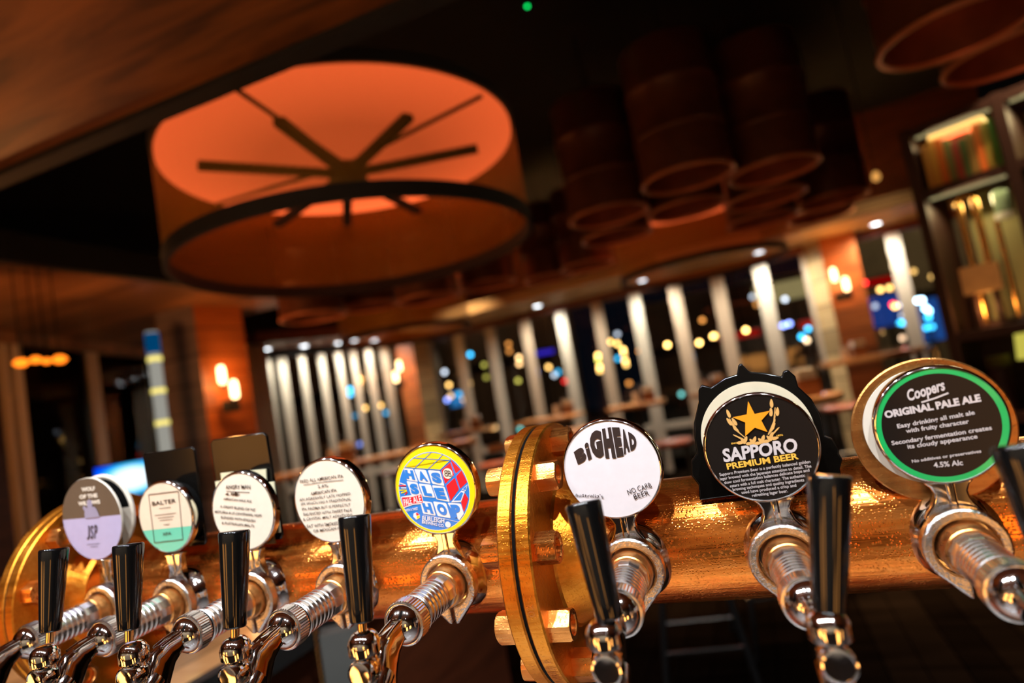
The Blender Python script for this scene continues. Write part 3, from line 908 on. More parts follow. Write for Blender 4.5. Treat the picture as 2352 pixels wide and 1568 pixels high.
MT['darkfloor'] = wood_mat('dark plank floor', (0.004, 0.0025, 0.0015), (0.009, 0.0055, 0.0035), (1, 10, 10), 0.6, 0.14, 0)
MT['darkfloor'].node_tree.nodes['Principled BSDF'].inputs['Specular IOR Level'].default_value = 0.0
MT['blackceil'] = simple('black ceiling', (0.004, 0.004, 0.004), 0.9)
MT['soffitwood'] = wood_mat('red brown timber lining', (0.045, 0.012, 0.003), (0.40, 0.14, 0.03), (0.6, 4.5, 1), 0.55, rot=.5)
MT['warmsoffit'] = wood_mat('brown timber ceiling', (0.16, 0.065, 0.025), (0.30, 0.13, 0.05), (0.4, 3, 1), 0.4, 0.3, 1)
MT['redwood'] = wood_mat('orange red timber wall', (0.30, 0.075, 0.015), (0.46, 0.13, 0.03), (1, 1, 8), 0.4, 0.24, 2)
MT['greywood'] = wood_mat('grey washed timber', (0.17, 0.13, 0.12), (0.26, 0.20, 0.18), (1, 1, 8), 0.4, 0.24, 2)
MT['palewood'] = wood_mat('pale timber', (0.50, 0.33, 0.15), (0.66, 0.46, 0.23), (1, 1, 6), 0.45, 0.3, 2)
MT['postwhite'] = simple('pale painted post', (0.62, 0.55, 0.45), 0.45, noise=.1, nscale=3)
MT['postwood'] = simple('limed timber post', (0.62, 0.47, 0.34), 0.5, noise=.12, nscale=3)
MT['counterwood'] = wood_mat('honey timber counter', (0.42, 0.20, 0.07), (0.58, 0.31, 0.13), (1.5, 9, 9), 0.3, 0.11, 0, coat=.3)
MT['tablewood'] = wood_mat('table timber', (0.52, 0.25, 0.10), (0.72, 0.40, 0.19), (9, 1.5, 9), 0.22, 0, 0, coat=.4)
MT['headerred'] = wood_mat('dark red timber', (0.10, 0.022, 0.008), (0.20, 0.05, 0.018), (1, 1, 8), 0.5)
MT['glass'] = glass_mat('window glass')
MT['asphalt'] = simple('asphalt', (0.03, 0.03, 0.032), 0.7, noise=.3, nscale=2)
MT['nightwall'] = simple('street facade', (0.36, 0.30, 0.20), 0.8, noise=.3, nscale=1.2)
MT['nightwall2'] = simple('brown street facade', (0.22, 0.14, 0.10), 0.8, noise=.3, nscale=1.2)
MT['whitetrim'] = simple('white lamp trim', (0.75, 0.74, 0.70), 0.4)
MT['led'] = emis('cool led', (0.90, 0.95, 1.0), 14)
MT['barled'] = emis('bright cool led', (0.82, 0.88, 1.0), 90)
MT['ledwarm'] = emis('warm led', (1.0, 0.55, 0.2), 8)

struct('floor', MB().box((-1.5, 4.0, -0.05), (17, 13.0, 0.1)), 'darkfloor')
struct('ceiling', MB().box((-1.5, 4.0, 4.05), (17, 13.0, 0.1)), 'blackceil')
BZ = Zr(1.10)
struct('ceiling_bulkhead', MB().box((-0.7, -0.14, BZ + 0.06), (8.0, 3.24, 0.12)), 'soffitwood')
struct('trim_1', MB().box((-0.7, 1.515, BZ + 0.05), (8.0, 0.07, 0.14)), 'mattblack')
SZ = Zr(1.25)
struct('ceiling_lower', MB().box((-3.81 - 2.6, 3.1, SZ + 0.06), (5.2, 3.8, 0.12)), 'warmsoffit')
struct('trim_2', MB().box((-3.78, 3.1, SZ + 0.09), (0.06, 3.8, 0.18)), 'mattblack')
struct('wall_back_bar', MB().box((-0.7, -1.75, 2.0), (8.6, 0.1, 4.0)), simple('cream tiled wall', (0.46, 0.42, 0.36), 0.35, noise=.15, nscale=6))

# long window wall opposite the bar
HZ = Zr(1.15)
B0, B1 = Vector((-5.0, 9.47)), Vector((2.9, 8.52))


def on_line(px, py, a, b):
    d = pxdir(px, py); d2 = Vector((d.x, d.y)); e = b - a
    # d2*s = a + e*t
    den = d2.x * (-e.y) + e.x * d2.y
    s_ = (a.x * (-e.y) + e.x * a.y) / den
    return d2 * s_


def window_run(n, a, b, posts, mats, zlo, zhi, glass=True, sill=0.62):
    w = empty('window_%d' % n, (0, 0, 0), kind='structure')
    e = (b - a); ang = math.atan2(e.y, e.x)
    pts = []
    for (px, py, wp, m) in posts:
        p = on_line(px, py, a, b)
        dep = p.x * ROT[0][2] + p.y * ROT[1][2]
        th = ang - math.atan2(-p.x, p.y)
        wd = max(.04, (wp / FPX * dep * .9 - .06 * abs(math.sin(th))) / max(0.45, abs(math.cos(th))))
        MB().box((p.x, p.y, (zlo + zhi) / 2), (wd, 0.06, zhi - zlo), ang).build('mullion', m, w)
        pts.append((p, wd))
    u = e.normalized()
    for (p0, w0), (p1, w1) in zip(pts, pts[1:]):
        s0 = p0 + u * w0 / 2; s1 = p1 - u * w1 / 2; L = (s1 - s0).dot(u)
        if L < 0.05: continue
        c = (s0 + s1) / 2
        MB().box((c.x, c.y, (sill + zhi) / 2), (L, 0.012, zhi - sill), ang).build('pane', 'glass', w)
        MB().box((c.x, c.y, sill), (L, 0.08, 0.09), ang).build('sill_rail', 'postwhite', w)
        MB().box((c.x, c.y, sill / 2), (L, 0.03, sill - 0.02), ang).build('lower_panel', 'glass', w)
    return w


W, P = 'postwhite', 'postwood'
window_run(1, B0, B1, [(984, 795, 22, P), (1052, 770, 29, W), (1124, 748, 29, W), (1203, 724, 28, P), (1286, 712, 30, W), (1369, 695, 29, P), (1455, 672, 32, W), (1548, 660, 33, P), (1646, 643, 34, P), (1745, 615, 36, W), (1848, 585, 26, W)], None, 0.0, HZ)
window_run(2, B0, B1, [(1955, 560, 10, W), (2047, 535, 34, W), (2180, 540, 16, W), (2300, 520, 26, W)], None, 0.0, HZ + 0.03)
A0, A1 = Vector((-6.50, 6.98)), Vector((-5.15, 9.25))
window_run(3, A0, A1, [(615, 818, 8, W), (644, 815, 25, W), (690, 812, 20, W), (735, 813, 20, W), (775, 810, 20, W), (808, 806, 18, W), (843, 803, 21, W), (880, 800, 24, W)], None, 0.0, HZ)
L0, L1 = Vector((-5.45, 3.0)), Vector((-6.35, 5.6))
window_run(4, L0, L1, [(2, 795, 16, P), (30, 800, 33, P), (206, 815, 35, P), (340, 800, 14, W)], None, 0.0, HZ)
# headers over the windows
def header(name, a, b, z0, z1, m, th=0.12, off=0.0):
    c = (a + b) / 2; e = b - a
    return struct(name, MB().box((c.x, c.y + off, (z0 + z1) / 2), (e.length + .1, th, z1 - z0), math.atan2(e.y, e.x)), m)


header('wall_header_long', B0, B1, HZ, 4.0, 'headerred')
header('wall_header_corner', A0, A1, HZ, 4.0, 'mattblack')
header('wall_header_side', L0, L1, HZ, SZ, 'warmsoffit')
# timber soffit strip in front of the long windows
u = (B1 - B0).normalized(); nrm = Vector((u.y, -u.x))
c = (B0 + B1) / 2 + nrm * 0.62
struct('ceiling_soffit_strip', MB().box((c.x, c.y, HZ + 0.17), ((B1 - B0).length, 1.1, 0.14), math.atan2(u.y, u.x)), 'palewood')


def quad_col(name, faces, z0, z1):
    """timber clad pier: list of (point, point, material) seen faces, each a slab with thickness"""
    for i, (a, b, m) in enumerate(faces):
        e = b - a; n_ = Vector((e.y, -e.x)).normalized()
        if n_.dot(-(a + b)) < 0: n_ = -n_
        c_ = (a + b) / 2 - n_ * 0.05
        struct(name, MB().box((c_.x, c_.y, (z0 + z1) / 2), (e.length, 0.1, z1 - z0), math.atan2(e.y, e.x)), m)


def p2(px, py, D):
    v = at_d(px, py, D); return Vector((v.x, v.y))


quad_col('wall_pier_corner', [(p2(357, 750, 6.25), p2(447, 738, 6.0), 'greywood'), (p2(447, 738, 6.0), p2(552, 700, 6.25), 'redwood')], 0, SZ + .3)
quad_col('wall_pier_middle', [(p2(908, 795, 10.2), p2(946, 790, 10.0), 'redwood'), (p2(946, 790, 10.0), p2(984, 790, 10.3), 'palewood')], 0, HZ)
quad_col('wall_pier_long', [(p2(1846, 580, 8.75), p2(1883, 570, 8.5), 'palewood'), (p2(1883, 570, 8.5), p2(1962, 545, 8.55), 'redwood')], 0, HZ + .2)
# white drawn curtain beside the corner pier
cv = empty('curtain', (0, 0, 0), label='pale drawn curtain hanging beside the corner pier with the pair of glowing tubes', cat='curtain')
a_, b_ = p2(549, 830, 8.0), p2(612, 822, 8.25)
mb = MB(); n = 40
for k in range(n + 1):
    u_ = k / n; q = a_ + (b_ - a_) * u_; w_ = 0.03 * math.sin(u_ * 2 * PI * 5)
    e = (b_ - a_).normalized(); q = q + Vector((-e.y, e.x)) * w_
    for (z, s_) in ((0.005, 1), (HZ, 1)): mb.v.append((q.x, q.y, z))
for k in range(n): mb.f.append((2 * k, 2 * k + 2, 2 * k + 3, 2 * k + 1)); mb.m.append(0)
o = mb.build('curtain_cloth', simple('pale curtain', (0.75, 0.73, 0.64), 0.8), cv, fix=False, smooth=180)
md = o.modifiers.new('thick', 'SOLIDIFY'); md.thickness = 0.006
MB().tube([(a_.x, a_.y, HZ + .02), (b_.x, b_.y, HZ + .02)], 0.015, 12).build('curtain_rail', 'mattblack', cv)

# side walls closing the room
struct('wall_right', MB().box((4.9, 4.0, 2.0), (0.1, 12.0, 4.0)), 'headerred')
struct('wall_left', MB().box((-9.2, 3.0, 2.0), (0.1, 13.0, 4.0)), 'headerred')

# ================================================================== counters
ctr = empty('bar_counter', (0, 0, 0), label='timber topped bar counter with dark edge under the copper pipe', cat='bar counter')
CT = Zr(-0.43)
MB().box((0.2, 0.42, CT - 0.02), (3.2, 0.76, 0.04)).build('worktop', 'steel', ctr)
MB().box((-2.3, 1.3, CT - 0.02), (2.4, 2.52, 0.04)).build('worktop', 'counterwood', ctr)
MB().box((-1.085, 1.68, CT - 0.03), (0.03, 1.76, 0.07)).build('edge_strip', 'mattblack', ctr)
MB().box((0.2, 0.44, (CT - .05) / 2), (3.0, 0.6, CT - .05)).build('front_panel', 'mattblack', ctr)
MB().box((-2.25, 1.3, (CT - .05) / 2), (2.2, 2.4, CT - .05)).build('front_panel', 'headerred', ctr)

# ================================================================== big drum lamps
MT['amber_mesh'] = mesh_cloth_mat('amber wire mesh', (0.36, 0.21, 0.014), open_=.73)
MT['redglow'] = emis('red diffuser', (0.83, 0.110, 0.030), 1.0)


def disc_glow():
    """edge lit diffuser: brighter near the led strip round its rim"""
    m, nt, b = new_mat('red edge lit diffuser')
    N, L = nt.nodes, nt.links
    N.remove(b)
    tc = N.new('ShaderNodeTexCoord')
    ln = N.new('ShaderNodeVectorMath'); ln.operation = 'LENGTH'
    L.new(tc.outputs['Object'], ln.inputs[0])
    mr = N.new('ShaderNodeMapRange'); mr.inputs[1].default_value = 0.35; mr.inputs[2].default_value = 0.78
    mr.inputs[3].default_value = 0.85; mr.inputs[4].default_value = 1.55
    L.new(ln.outputs['Value'], mr.inputs[0])
    e = N.new('ShaderNodeEmission'); e.inputs[0].default_value = (1.0, 0.135, 0.032, 1)
    L.new(mr.outputs[0], e.inputs[1]); L.new(e.outputs[0], N['Material Output'].inputs[0])
    return m


MT['redglow'] = disc_glow()


def drum_lamp(c, label, R=0.78, h=0.49):
    """c: centre of the lower rim"""
    t = empty('drum_pendant_lamp', c, label=label, cat='pendant lamp', group='huge mesh drum lamps')
    # mesh wall with UVs in metres
    n = 128; vs = []; fs = []
    for k in range(n + 1):
        th = 2 * PI * k / n
        for z in (0.0, h): vs.append((R * math.cos(th), R * math.sin(th), z))
    for k in range(n): fs.append((2 * k, 2 * k + 2, 2 * k + 3, 2 * k + 1))
    me = bpy.data.meshes.new('mesh_shade'); me.from_pydata(vs, [], fs)
    uv = me.uv_layers.new(name='uv')
    for p in me.polygons:
        p.use_smooth = True
        for li in p.loop_indices:
            vi = me.loops[li].vertex_index
            uv.data[li].uv = ((vi // 2) / n * 2 * PI * R, (vi % 2) * h)
    me.materials.append(MT['amber_mesh'])
    o = bpy.data.objects.new('mesh_shade', me); COL.objects.link(o); o.parent = t
    MB().ring(R + .008, R - .012, -0.012, 0.045, seg=128).build('lower_rim', 'mattblack', t)
    MB().lathe([(0.001, 0), (R - .012, 0), (R - .012, .02), (0.001, .02)], (0, 0, 0), (0, 0, 1), 96).build('diffuser', 'redglow', t, loc=(0, 0, h - .04))
    MB().ring(R + .004, R - .006, h - .02, h + .02, seg=96).lathe([(0.01, h + .02), (R, h + .02), (R, h + .03), (0.01, h + .03)], seg=96).build('top_plate', 'mattblack', t)
    MB().tube([(0, 0, h + .03), (0, 0, 4.0 - c[2])], 0.02, 12).build('suspension_rod', 'mattblack', t)
    return t


LD = 2.89
az = math.atan2(*[pxdir(785, 430)[k] for k in (0, 1)])
LC = Vector((LD * math.sin(math.radians(-31.75)), LD * math.cos(math.radians(-31.75)), Zr(0.75)))
lamp = drum_lamp(tuple(LC), 'huge mesh drum lamp glowing red inside, hanging nearest over the bar')
hz = at_d(798, 400, LD).z - LC.z
mb = MB().lathe([(0.01, -.05), (.05, -.05), (.085, -.02), (.085, .02), (.05, .05), (.01, .05)], (0, 0, hz), (0, 0, 1), 32)
mb.build('hub', 'mattblack', lamp)
for (px, py) in ((455, 380), (640, 278), (938, 268), (1097, 341), (969, 490), (797, 526), (624, 525)):
    p = at_z(px, py, LC.z + hz) - LC
    l = math.hypot(p.x, p.y); k = min(1, 0.74 / l)
    a_ = math.atan2(p.y, p.x)
    r0, r1 = 0.06, l * k
    MB().box(((r0 + r1) / 2 * math.cos(a_), (r0 + r1) / 2 * math.sin(a_), hz), (r1 - r0, 0.045, 0.028), a_).build('arm', 'mattblack', lamp)
for (px, py) in ((545, 207), (1120, 214), (520, 462)):
    p = at_z(px, py, LC.z + .44) - LC
    l = math.hypot(p.x, p.y); k = 0.765 / l
    MB().tube([(0, 0, hz + .045), (p.x * k, p.y * k, .44)], 0.009, 10).build('stay_rod', 'mattblack', lamp)
zz = at_d(1612, 622, 5.2).z
c2 = at_d(1612, 618, 7.1); drum_lamp(tuple(c2), 'mesh drum lamp with dark lower rim before the long windows, past the oil drums', .86, .78)
c3 = at_d(935, 772, 8.0); drum_lamp(tuple(c3), 'mesh drum lamp hanging far off before the corner windows, above the pier with paired tubes', .80, .78)

# ================================================================== hanging oil drums
MT['drumpaint'] = simple('dull red brown drum paint', (0.18, 0.06, 0.032), 0.36, 0.3, noise=.35, nscale=9)
MT['drumrim_lit'] = simple('red lit drum rim', (0.60, 0.20, 0.10), 0.4, 0.2, noise=.2, nscale=9)  # rim colour raised to stand in for red light falling on it


def oil_drum():
    t = empty('oil_drum_pendant')
    R, H = 0.29, 0.88
    prof = [(R - .006, 0.01), (R, 0.01), (R, .27)]
    for z0 in (.28, .58):
        prof += [(R, z0), (R + .004, z0 + .006), (R + .012, z0 + .014), (R + .004, z0 + .022), (R, z0 + .03)]
    prof += [(R, H - .01), (R - .005, H), (.02, H), (.02, H - .01), (R - .012, H - .012), (R - .010, .012), (R - .006, 0.01)]
    MB().lathe(prof, seg=56, closed=False).build('shell', 'drumpaint', t)
    path = [(R * math.cos(2 * PI * k / 56), R * math.sin(2 * PI * k / 56), 0.008) for k in range(57)]
    MB().tube(path, 0.013, 8, cap=False).build('rim', 'drumrim_lit', t)
    MB().tube([(0, 0, H), (0, 0, 1.25)], 0.008, 8).build('cable', 'mattblack', t)
    return t


OD = [((1580, 412), 'second'), ((1398, 498), ''), ((1778, 395), ''), ((1578, 482), ''), ((1418, 545), ''), ((1760, 458), ''), ((1752, 508), ''), ((1912, 462), ''), ((1885, 498), ''), ((1348, 612), ''),
      ((2195, 80), ''), ((2330, 128), ''), ((1262, 640), ''), ((1120, 655), ''), ((985, 688), ''), ((850, 705), ''), ((720, 730), '')]
ODL = ['hanging oil drum with the widest open mouth, front of the middle cluster',
       'hanging oil drum with red lit flank, left end of the middle cluster',
       'hanging oil drum with thin red rim, right of the widest one',
       'hanging oil drum peeping out directly below the widest one',
       'hanging oil drum tucked below the one with the red lit flank',
       'hanging oil drum whose rim overlaps below the thin red rimmed one',
       'hanging oil drum lowest of the stack above the second mesh lamp',
       'dim hanging oil drum between the cluster and the bookcase, upper of two',
       'dim hanging oil drum between the cluster and the bookcase, lower of two',
       'dim hanging oil drum low down left of the second mesh lamp',
       'hanging oil drum cropped at the top corner above the bookcase, nearer of two',
       'hanging oil drum cropped at the top corner above the bookcase, lower rim of two',
       'shadowy hanging oil drum right beside the big red lamp, first of the far row',
       'shadowy hanging oil drum under the big red lamp, second of the far row',
       'shadowy hanging oil drum under the big red lamp, third of the far row',
       'shadowy hanging oil drum above the corner windows, fourth of the far row',
       'shadowy hanging oil drum above the corner windows, last of the far row']
proto = oil_drum()
for i, ((px, py), _) in enumerate(OD):
    o = proto if i == 0 else copy_tree(proto)
    p = at_z(px, py, Zr(1.2))
    DD = {4: 5.4, 5: 5.32, 6: 5.93, 9: 7.2, 12: 7.65, 13: 6.6, 14: 6.05, 15: 6.7, 16: 6.05}
    if i in DD: p = at_d(px, py, DD[i])
    o.location = p
    for ch in o.children:
        if ch.name.startswith('cable'):
            k = (4.0 - p.z - .88) / (1.25 - .88); ch.scale = (1, 1, k); ch.location = (0, 0, .88 - .88 * k)
    light('drum_fill', 'POINT', (0, 0, .60), 1.1, (1.0, .24, .07), .05, o)  # red fill light added to brighten the inside of each drum
    if i in (0, 1, 2, 3, 5, 7, 13): light('drum_table_fill', 'SPOT', (0, 0, .55), 220, (1.0, .62, .32), .03, o, aim=(0, 0, -1), spot=math.radians(42), blend=.4)  # unseen spot added inside the drum to light the tables
    tag(o, ODL[i], 'oil drum', 'oil drums hung from the black ceiling')

# ================================================================== wall sconces
MT['tubeglow'] = emis('warm filament tube', (1.0, 0.62, 0.28), 9.0)


def sconce(pa, pb, D, label, r=0.028, h=0.15):
    a, b = at_d(*pa, D), at_d(*pb, D)
    t = empty('wall_sconce', tuple((a + b) / 2), label=label, cat='wall lamp', group='paired tube wall lamps')
    c = (a + b) / 2
    toc = Vector((-c.x, -c.y, 0)).normalized()
    for p in (a, b):
        q = p - c
        MB().lathe([(.002, -h / 2), (r * .7, -h / 2), (r, -h / 2 + .02), (r, h / 2 - .03), (r * .7, h / 2), (.002, h / 2)], q, (0, 0, 1), 20).build('glass_tube', 'tubeglow', t)
        MB().lathe([(.002, 0), (r * .8, 0), (r * .8, .05), (.002, .05)], q - Vector((0, 0, h / 2 + .05)), (0, 0, 1), 16).build('lamp_holder', 'mattblack', t)
    bk = -toc * 0.09
    MB().box((bk.x, bk.y, -.2), (abs(toc.y) * .16 + .03, .03, .10), math.atan2(-toc.x, toc.y)).tube([tuple(bk + Vector((0, 0, -.2))), (toc.x * 0, toc.y * 0, -.14)], .012, 8).build('bracket', 'mattblack', t)
    light('sconce_light', 'POINT', tuple(toc * 0.03 + Vector((0, 0, 0.02))), 14, (1.0, 0.38, 0.09), 0.05, t)
    return t


sconce((509, 861), (538, 894), 5.92, 'pair of glowing tube wall lamps on the orange face of the corner pier')
sconce((917, 840), (909, 865), 9.8, 'pair of glowing tube wall lamps on the far middle pier, smallest pair')
sconce((1915, 631), (1943, 652), 8.28, 'pair of glowing tube wall lamps on the dark red pier near the bookcase')

# ================================================================== ceiling downlights
def downlight(p, label, energy, col=(1.0, 0.96, 0.80), r=0.055, aim=None, group='ceiling downlights'):
    t = empty('ceiling_downlight', tuple(p), label=label, cat='downlight', group=group)
    MB().ring(r * 1.5, r, -.012, 0.0, seg=32).build('trim_ring', 'whitetrim', t)
    MB().lathe([(.001, -.006), (r, -.006), (r, -.002), (.001, -.002)], seg=28).build('lens', 'led', t)
    light('downlight_beam', 'SPOT', (0, 0, -.03), energy, col, 0.05, t, aim=(0, 0, -1), spot=math.radians(165), blend=.6)
    return t


sz = HZ + 0.10
for k, (px, py) in enumerate([(815, 795), (1237, 718), (1475, 641), (1743, 578), (2012, 515)]):
    q = on_line(px, py, B0 + nrm * 0.42, B1 + nrm * 0.42) if k else on_line(px, py, A0 + Vector((.4, -.2)), A1 + Vector((.4, -.2)))
    downlight((q.x, q.y, sz), 'white soffit downlight ' + ('above the corner windows', 'just past the big red lamp', 'at the near side of the second mesh lamp', 'at the far side of the second mesh lamp', 'beside the bookcase')[k], 90 if k else 20)
an_ = (A1 - A0).normalized(); an_ = Vector((an_.y, -an_.x))
ca_ = (A0 + A1) / 2 + an_ * .5
struct('ceiling_soffit_corner', MB().box((ca_.x, ca_.y, HZ + 0.17), ((A1 - A0).length, .8, 0.14), math.atan2((A1 - A0).y, (A1 - A0).x)), 'headerred')
for k, f in enumerate((0.12, 0.32, 0.52, 0.74)):
    q = A0 + (A1 - A0) * f + an_ * .3
    downlight((q.x, q.y, sz), ('white downlight over the corner windows, next to the drawn curtain', 'white downlight over the corner windows, second from the curtain', 'white downlight over the corner windows, third from the curtain', 'white downlight over the corner windows, closest to the middle pier')[k], 34)

# ================================================================== light over the taps
BD = []
for k, x in enumerate((-1.25, -0.85, -0.45, -0.05, 0.35)):
    t = empty('bar_downlight', (x, -0.12, BZ), label='cool white downlight in the timber lining over the taps, one of five', cat='downlight', group='downlights over the taps')
    MB().ring(.055, .04, -.012, 0.0, seg=32).build('trim_ring', 'whitetrim', t)
    MB().lathe([(.001, -.004), (.04, -.004), (.04, -.001), (.001, -.001)], seg=28).build('lens', 'barled', t)
    light('bar_beam', 'SPOT', (0, 0, -.03), 58, (0.94, 0.96, 1.0), 0.022, t, aim=(0.02, .24, -1), spot=math.radians(120), blend=.8)
# amber panels and downlights added behind the bartender for reflections in metal and handles
MT['amberpanel'] = emis('amber glow panel', (1.0, 0.40, 0.09), 6.0)
for k, (x, w) in enumerate(((-2.5, 1.0), (-1.3, .45), (0.75, .35), (1.7, .5))):  # glowing panels added for the amber stripes in the handles
    t = empty('amber_reflect_panel', (x, -1.17, .46), label='added amber glowing panel below the back counter, mirrored in the handles, one of four', cat='fridge door', group='added amber panels below the back counter')
    MB().box((0, 0, 0), (w, .02, .66)).build('glow_panel', 'amberpanel', t)
    for z in (-.345, .345): MB().box((0, 0, z), (w + .06, .04, .03)).build('frame_rail', 'mattblack', t)
    for sx in (-1, 1): MB().box((sx * (w / 2 + .015), 0, 0), (.03, .04, .66)).build('frame_stile', 'mattblack', t)
for k, (x, w) in enumerate(((-2.5, .9), (-1.3, .4), (0.75, .3))):  # more glow added higher up for the same handle stripes
    t = empty('amber_wall_panel', (x, -1.68, 1.17), label='added amber glowing panel above the back counter, mirrored in the handles, one of three', cat='light panel', group='added amber panels above the back counter')
    MB().box((0, 0, 0), (w, .02, .44)).build('glow_panel', 'amberpanel', t)
    MB().box((0, -.02, 0), (w + .04, .03, .48)).build('panel_case', 'mattblack', t)

bb = empty('back_counter', (-0.7, -1.42, 0), 0, 'stainless back counter behind the bartender', 'counter')
MB().box((0, 0, .9), (6.5, .55, .04)).build('worktop', 'steel', bb)
MB().box((0, -.02, .44), (6.4, .48, .88)).build('cabinet', simple('dark cabinet', (.03,.02,.015), .4), bb)
for k, x in enumerate((-2.3, -1.3, -0.3, 0.7)):  # unseen lights added so the chrome reflects a brighter wall
    t = empty('back_bar_fill', (x, -1.15, BZ), label='added unseen white light over the back counter, brightening reflections, one of four', cat='downlight', group='added lights over the back counter')
    MB().ring(.055, .04, -.012, 0.0, seg=32).build('trim_ring', 'whitetrim', t)
    MB().lathe([(.001, -.004), (.04, -.004), (.04, -.001), (.001, -.001)], seg=28).build('lens', 'led', t)
    light('back_bar_fill_beam', 'SPOT', (0, 0, -.03), 38, (1.0, 0.86, 0.66), 0.03, t, aim=(0, -.3, -1), spot=math.radians(125), blend=.8)

# ================================================================== tables and stools
MT['darkmetal'] = simple('dark metal', (0.02, 0.02, 0.02), 0.35, 0.6)
TH = 1.05


def table(p, w, d, label, rz=0.0, h=TH, round_=False, m='tablewood'):
    t = empty('bar_table', (p.x, p.y, 0), rz, label, 'table', 'high timber bar tables')
    if round_: MB().lathe([(.01, h - .045), (w / 2, h - .045), (w / 2 + .006, h - .02), (w / 2, h), (.01, h)], seg=48).build('tabletop', m, t)
    else: MB().box((0, 0, h - .022), (w, d, .045)).build('tabletop', m, t, bevel=.006)
    n = 1 if w < 1.2 else 2
    for k in range(n):
        x = 0 if n == 1 else (k - .5) * (w - .6)
        MB().lathe([(.01, .03), (.035, .03), (.035, h - .045), (.01, h - .045)], (x, 0, 0), seg=20).build('leg', 'darkmetal', t)
        MB().lathe([(.01, 0), (.24, 0), (.24, .015), (.04, .035), (.01, .035)], (x, 0, 0), seg=32).build('foot', 'darkmetal', t)
    return t


def stool(p, label, h=0.74, rz=0.0, m='seatred', g='bar stools among the tables'):
    t = empty('bar_stool', (p.x, p.y, 0), rz, label, 'stool', g)
    MB().lathe([(.01, h - .05), (.16, h - .05), (.175, h - .035), (.175, h - .01), (.16, h), (.01, h)], seg=32).build('seat', m, t)
    for sx, sy in ((1, 1), (1, -1), (-1, 1), (-1, -1)):
        MB().tube([(.10 * sx, .10 * sy, h - .05), (.19 * sx, .19 * sy, 0)], .013, 10).build('leg', 'darkmetal', t)
    q = .16
    MB().tube([(q, q, .25), (-q, q, .25), (-q, -q, .25), (q, -q, .25), (q, q, .25)], .010, 8).build('foot_ring', 'steel', t)
    return t


MT['seatred'] = simple('red brown seat', (0.22, 0.05, 0.02), 0.4)
TB = [((1262, 958), .72, .72, False, 'high table with pale caddies on it, behind the top of the flange'),
      ((1238, 1000), .60, .60, False, 'lower looking table slab in front of the high table behind the flange'),
      ((1462, 926), .62, .6, False, 'high table with a dark caddy, behind the pale lettered badge'),
      ((1655, 893), .66, .6, False, 'high table just above the spikes of the helmet shaped plate'),
      ((1842, 912), .45, .5, True, 'round table at the foot of the wide pale pier, between the two dark badges'),
      ((1072, 987), .62, .5, False, 'high table with a caddy before the pale timber pier')
      ]
for (px, w, d, rd, lb) in TB: table(at_z(*px, TH), w, d, lb, 0.05, TH, rd)
# long bench table along the corner windows
pa, pb = at_z(632, 1092, TH), at_z(1085, 1006, TH)
e = Vector((pb.x - pa.x, pb.y - pa.y))
t = table((pa + pb) / 2, e.length, .42, 'long timber bench table running beneath the corner windows', math.atan2(e.y, e.x))
pl = at_z(2005, 812, Zr(-.16)); pl = at_d(2005, 815, 7.6)
lg = empty('window_ledge', (pl.x, pl.y, 0), 0.05, 'pale timber ledge along the window between red pier and bookcase', 'ledge')
MB().box((0, 0, pl.z - .02), (1.0, .35, .05)).build('ledge_top', 'tablewood', lg)
for x in (-.44, .44): MB().box((x, .1, (pl.z - .045) / 2), (.05, .05, pl.z - .045)).build('leg', 'darkmetal', lg)

MT['caddywood'] = simple('brown caddy', (0.16, 0.06, 0.02), .5)
MT['napkin'] = simple('paper napkins', (0.75, 0.72, 0.66), .8)


def caddy(px, z, label):
    p = at_z(px[0], px[1], z)
    t = empty('napkin_caddy', (p.x, p.y, z), .3, label, 'napkin caddy', 'napkin caddies on the tables')
    MB().box((0, 0, .055), (.13, .10, .11)).build('holder', 'caddywood', t)
    MB().box((0, 0, .135), (.115, .085, .07)).build('napkins', 'napkin', t)
    MB().lathe([(.001, 0), (.035, 0), (.035, .11), (.03, .125), (.001, .125)], (-.14, 0.02, 0), seg=20).build('jar', simple('cloudy jar', (.6, .5, .42), .2), t)
    return t


def on_table(i, dx, dy, label):
    p = at_z(*TB[i][0], TH)
    t = caddy((1300, 950), TH, label); t.location = (p.x + dx, p.y + dy, TH)


on_table(0, .22, .1, 'pale topped napkin caddy on the table behind the flange')
on_table(2, .14, .05, 'white topped brown napkin caddy between posts, above the pale lettered badge')
on_table(3, -.02, .05, 'white topped napkin caddy just above the spikes of the helmet plate')
on_table(5, .12, .05, 'napkin caddy on the table before the pale timber pier')
on_table(4, .04, 0, 'reddish napkin caddy on the round table between the two dark badges')
t = caddy((790, 1060), TH, 'napkin caddy on the long bench table beneath the corner windows')
q = pa.lerp(pb, .35); t.location = (q.x, q.y, TH)
t = caddy((1985, 808), pl.z, 'napkin caddy on the window ledge beside the dark red pier')
t.location = (pl.x - .12, pl.y, pl.z + .005)

SL = [((905, 1080), 'stool beneath the long bench, above the plain handwritten badge'), ((975, 1075), 'stool seat showing just over the rim of the cube badge'),
      ((1135, 1062), 'stool between the cube badge and the flange'), ((1265, 1050), 'stool right behind the top bolts of the flange'),
      ((1545, 1010), 'stool left of the helmet shaped plate'), ((1400, 965), 'stool at the table behind the pale lettered badge'), ((1930, 930), 'stool between the helmet plate and the green ringed badge')]
for (px, lb) in SL: stool(at_z(*px, .74), lb)
p = at_z(1605, 1495, .25); stool(Vector((p.x, p.y + .16, 0)), 'dark stool with bright foot rail seen under the pipe, below the badges', .72, 0.15, 'darkmetal', None)
p = at_z(1560, 1410, .5); stool(Vector((p.x + .3, p.y + 1.0, 0)), 'dark stool farther back under the pipe, its foot rail dim', .72, 0.3, 'darkmetal', None)

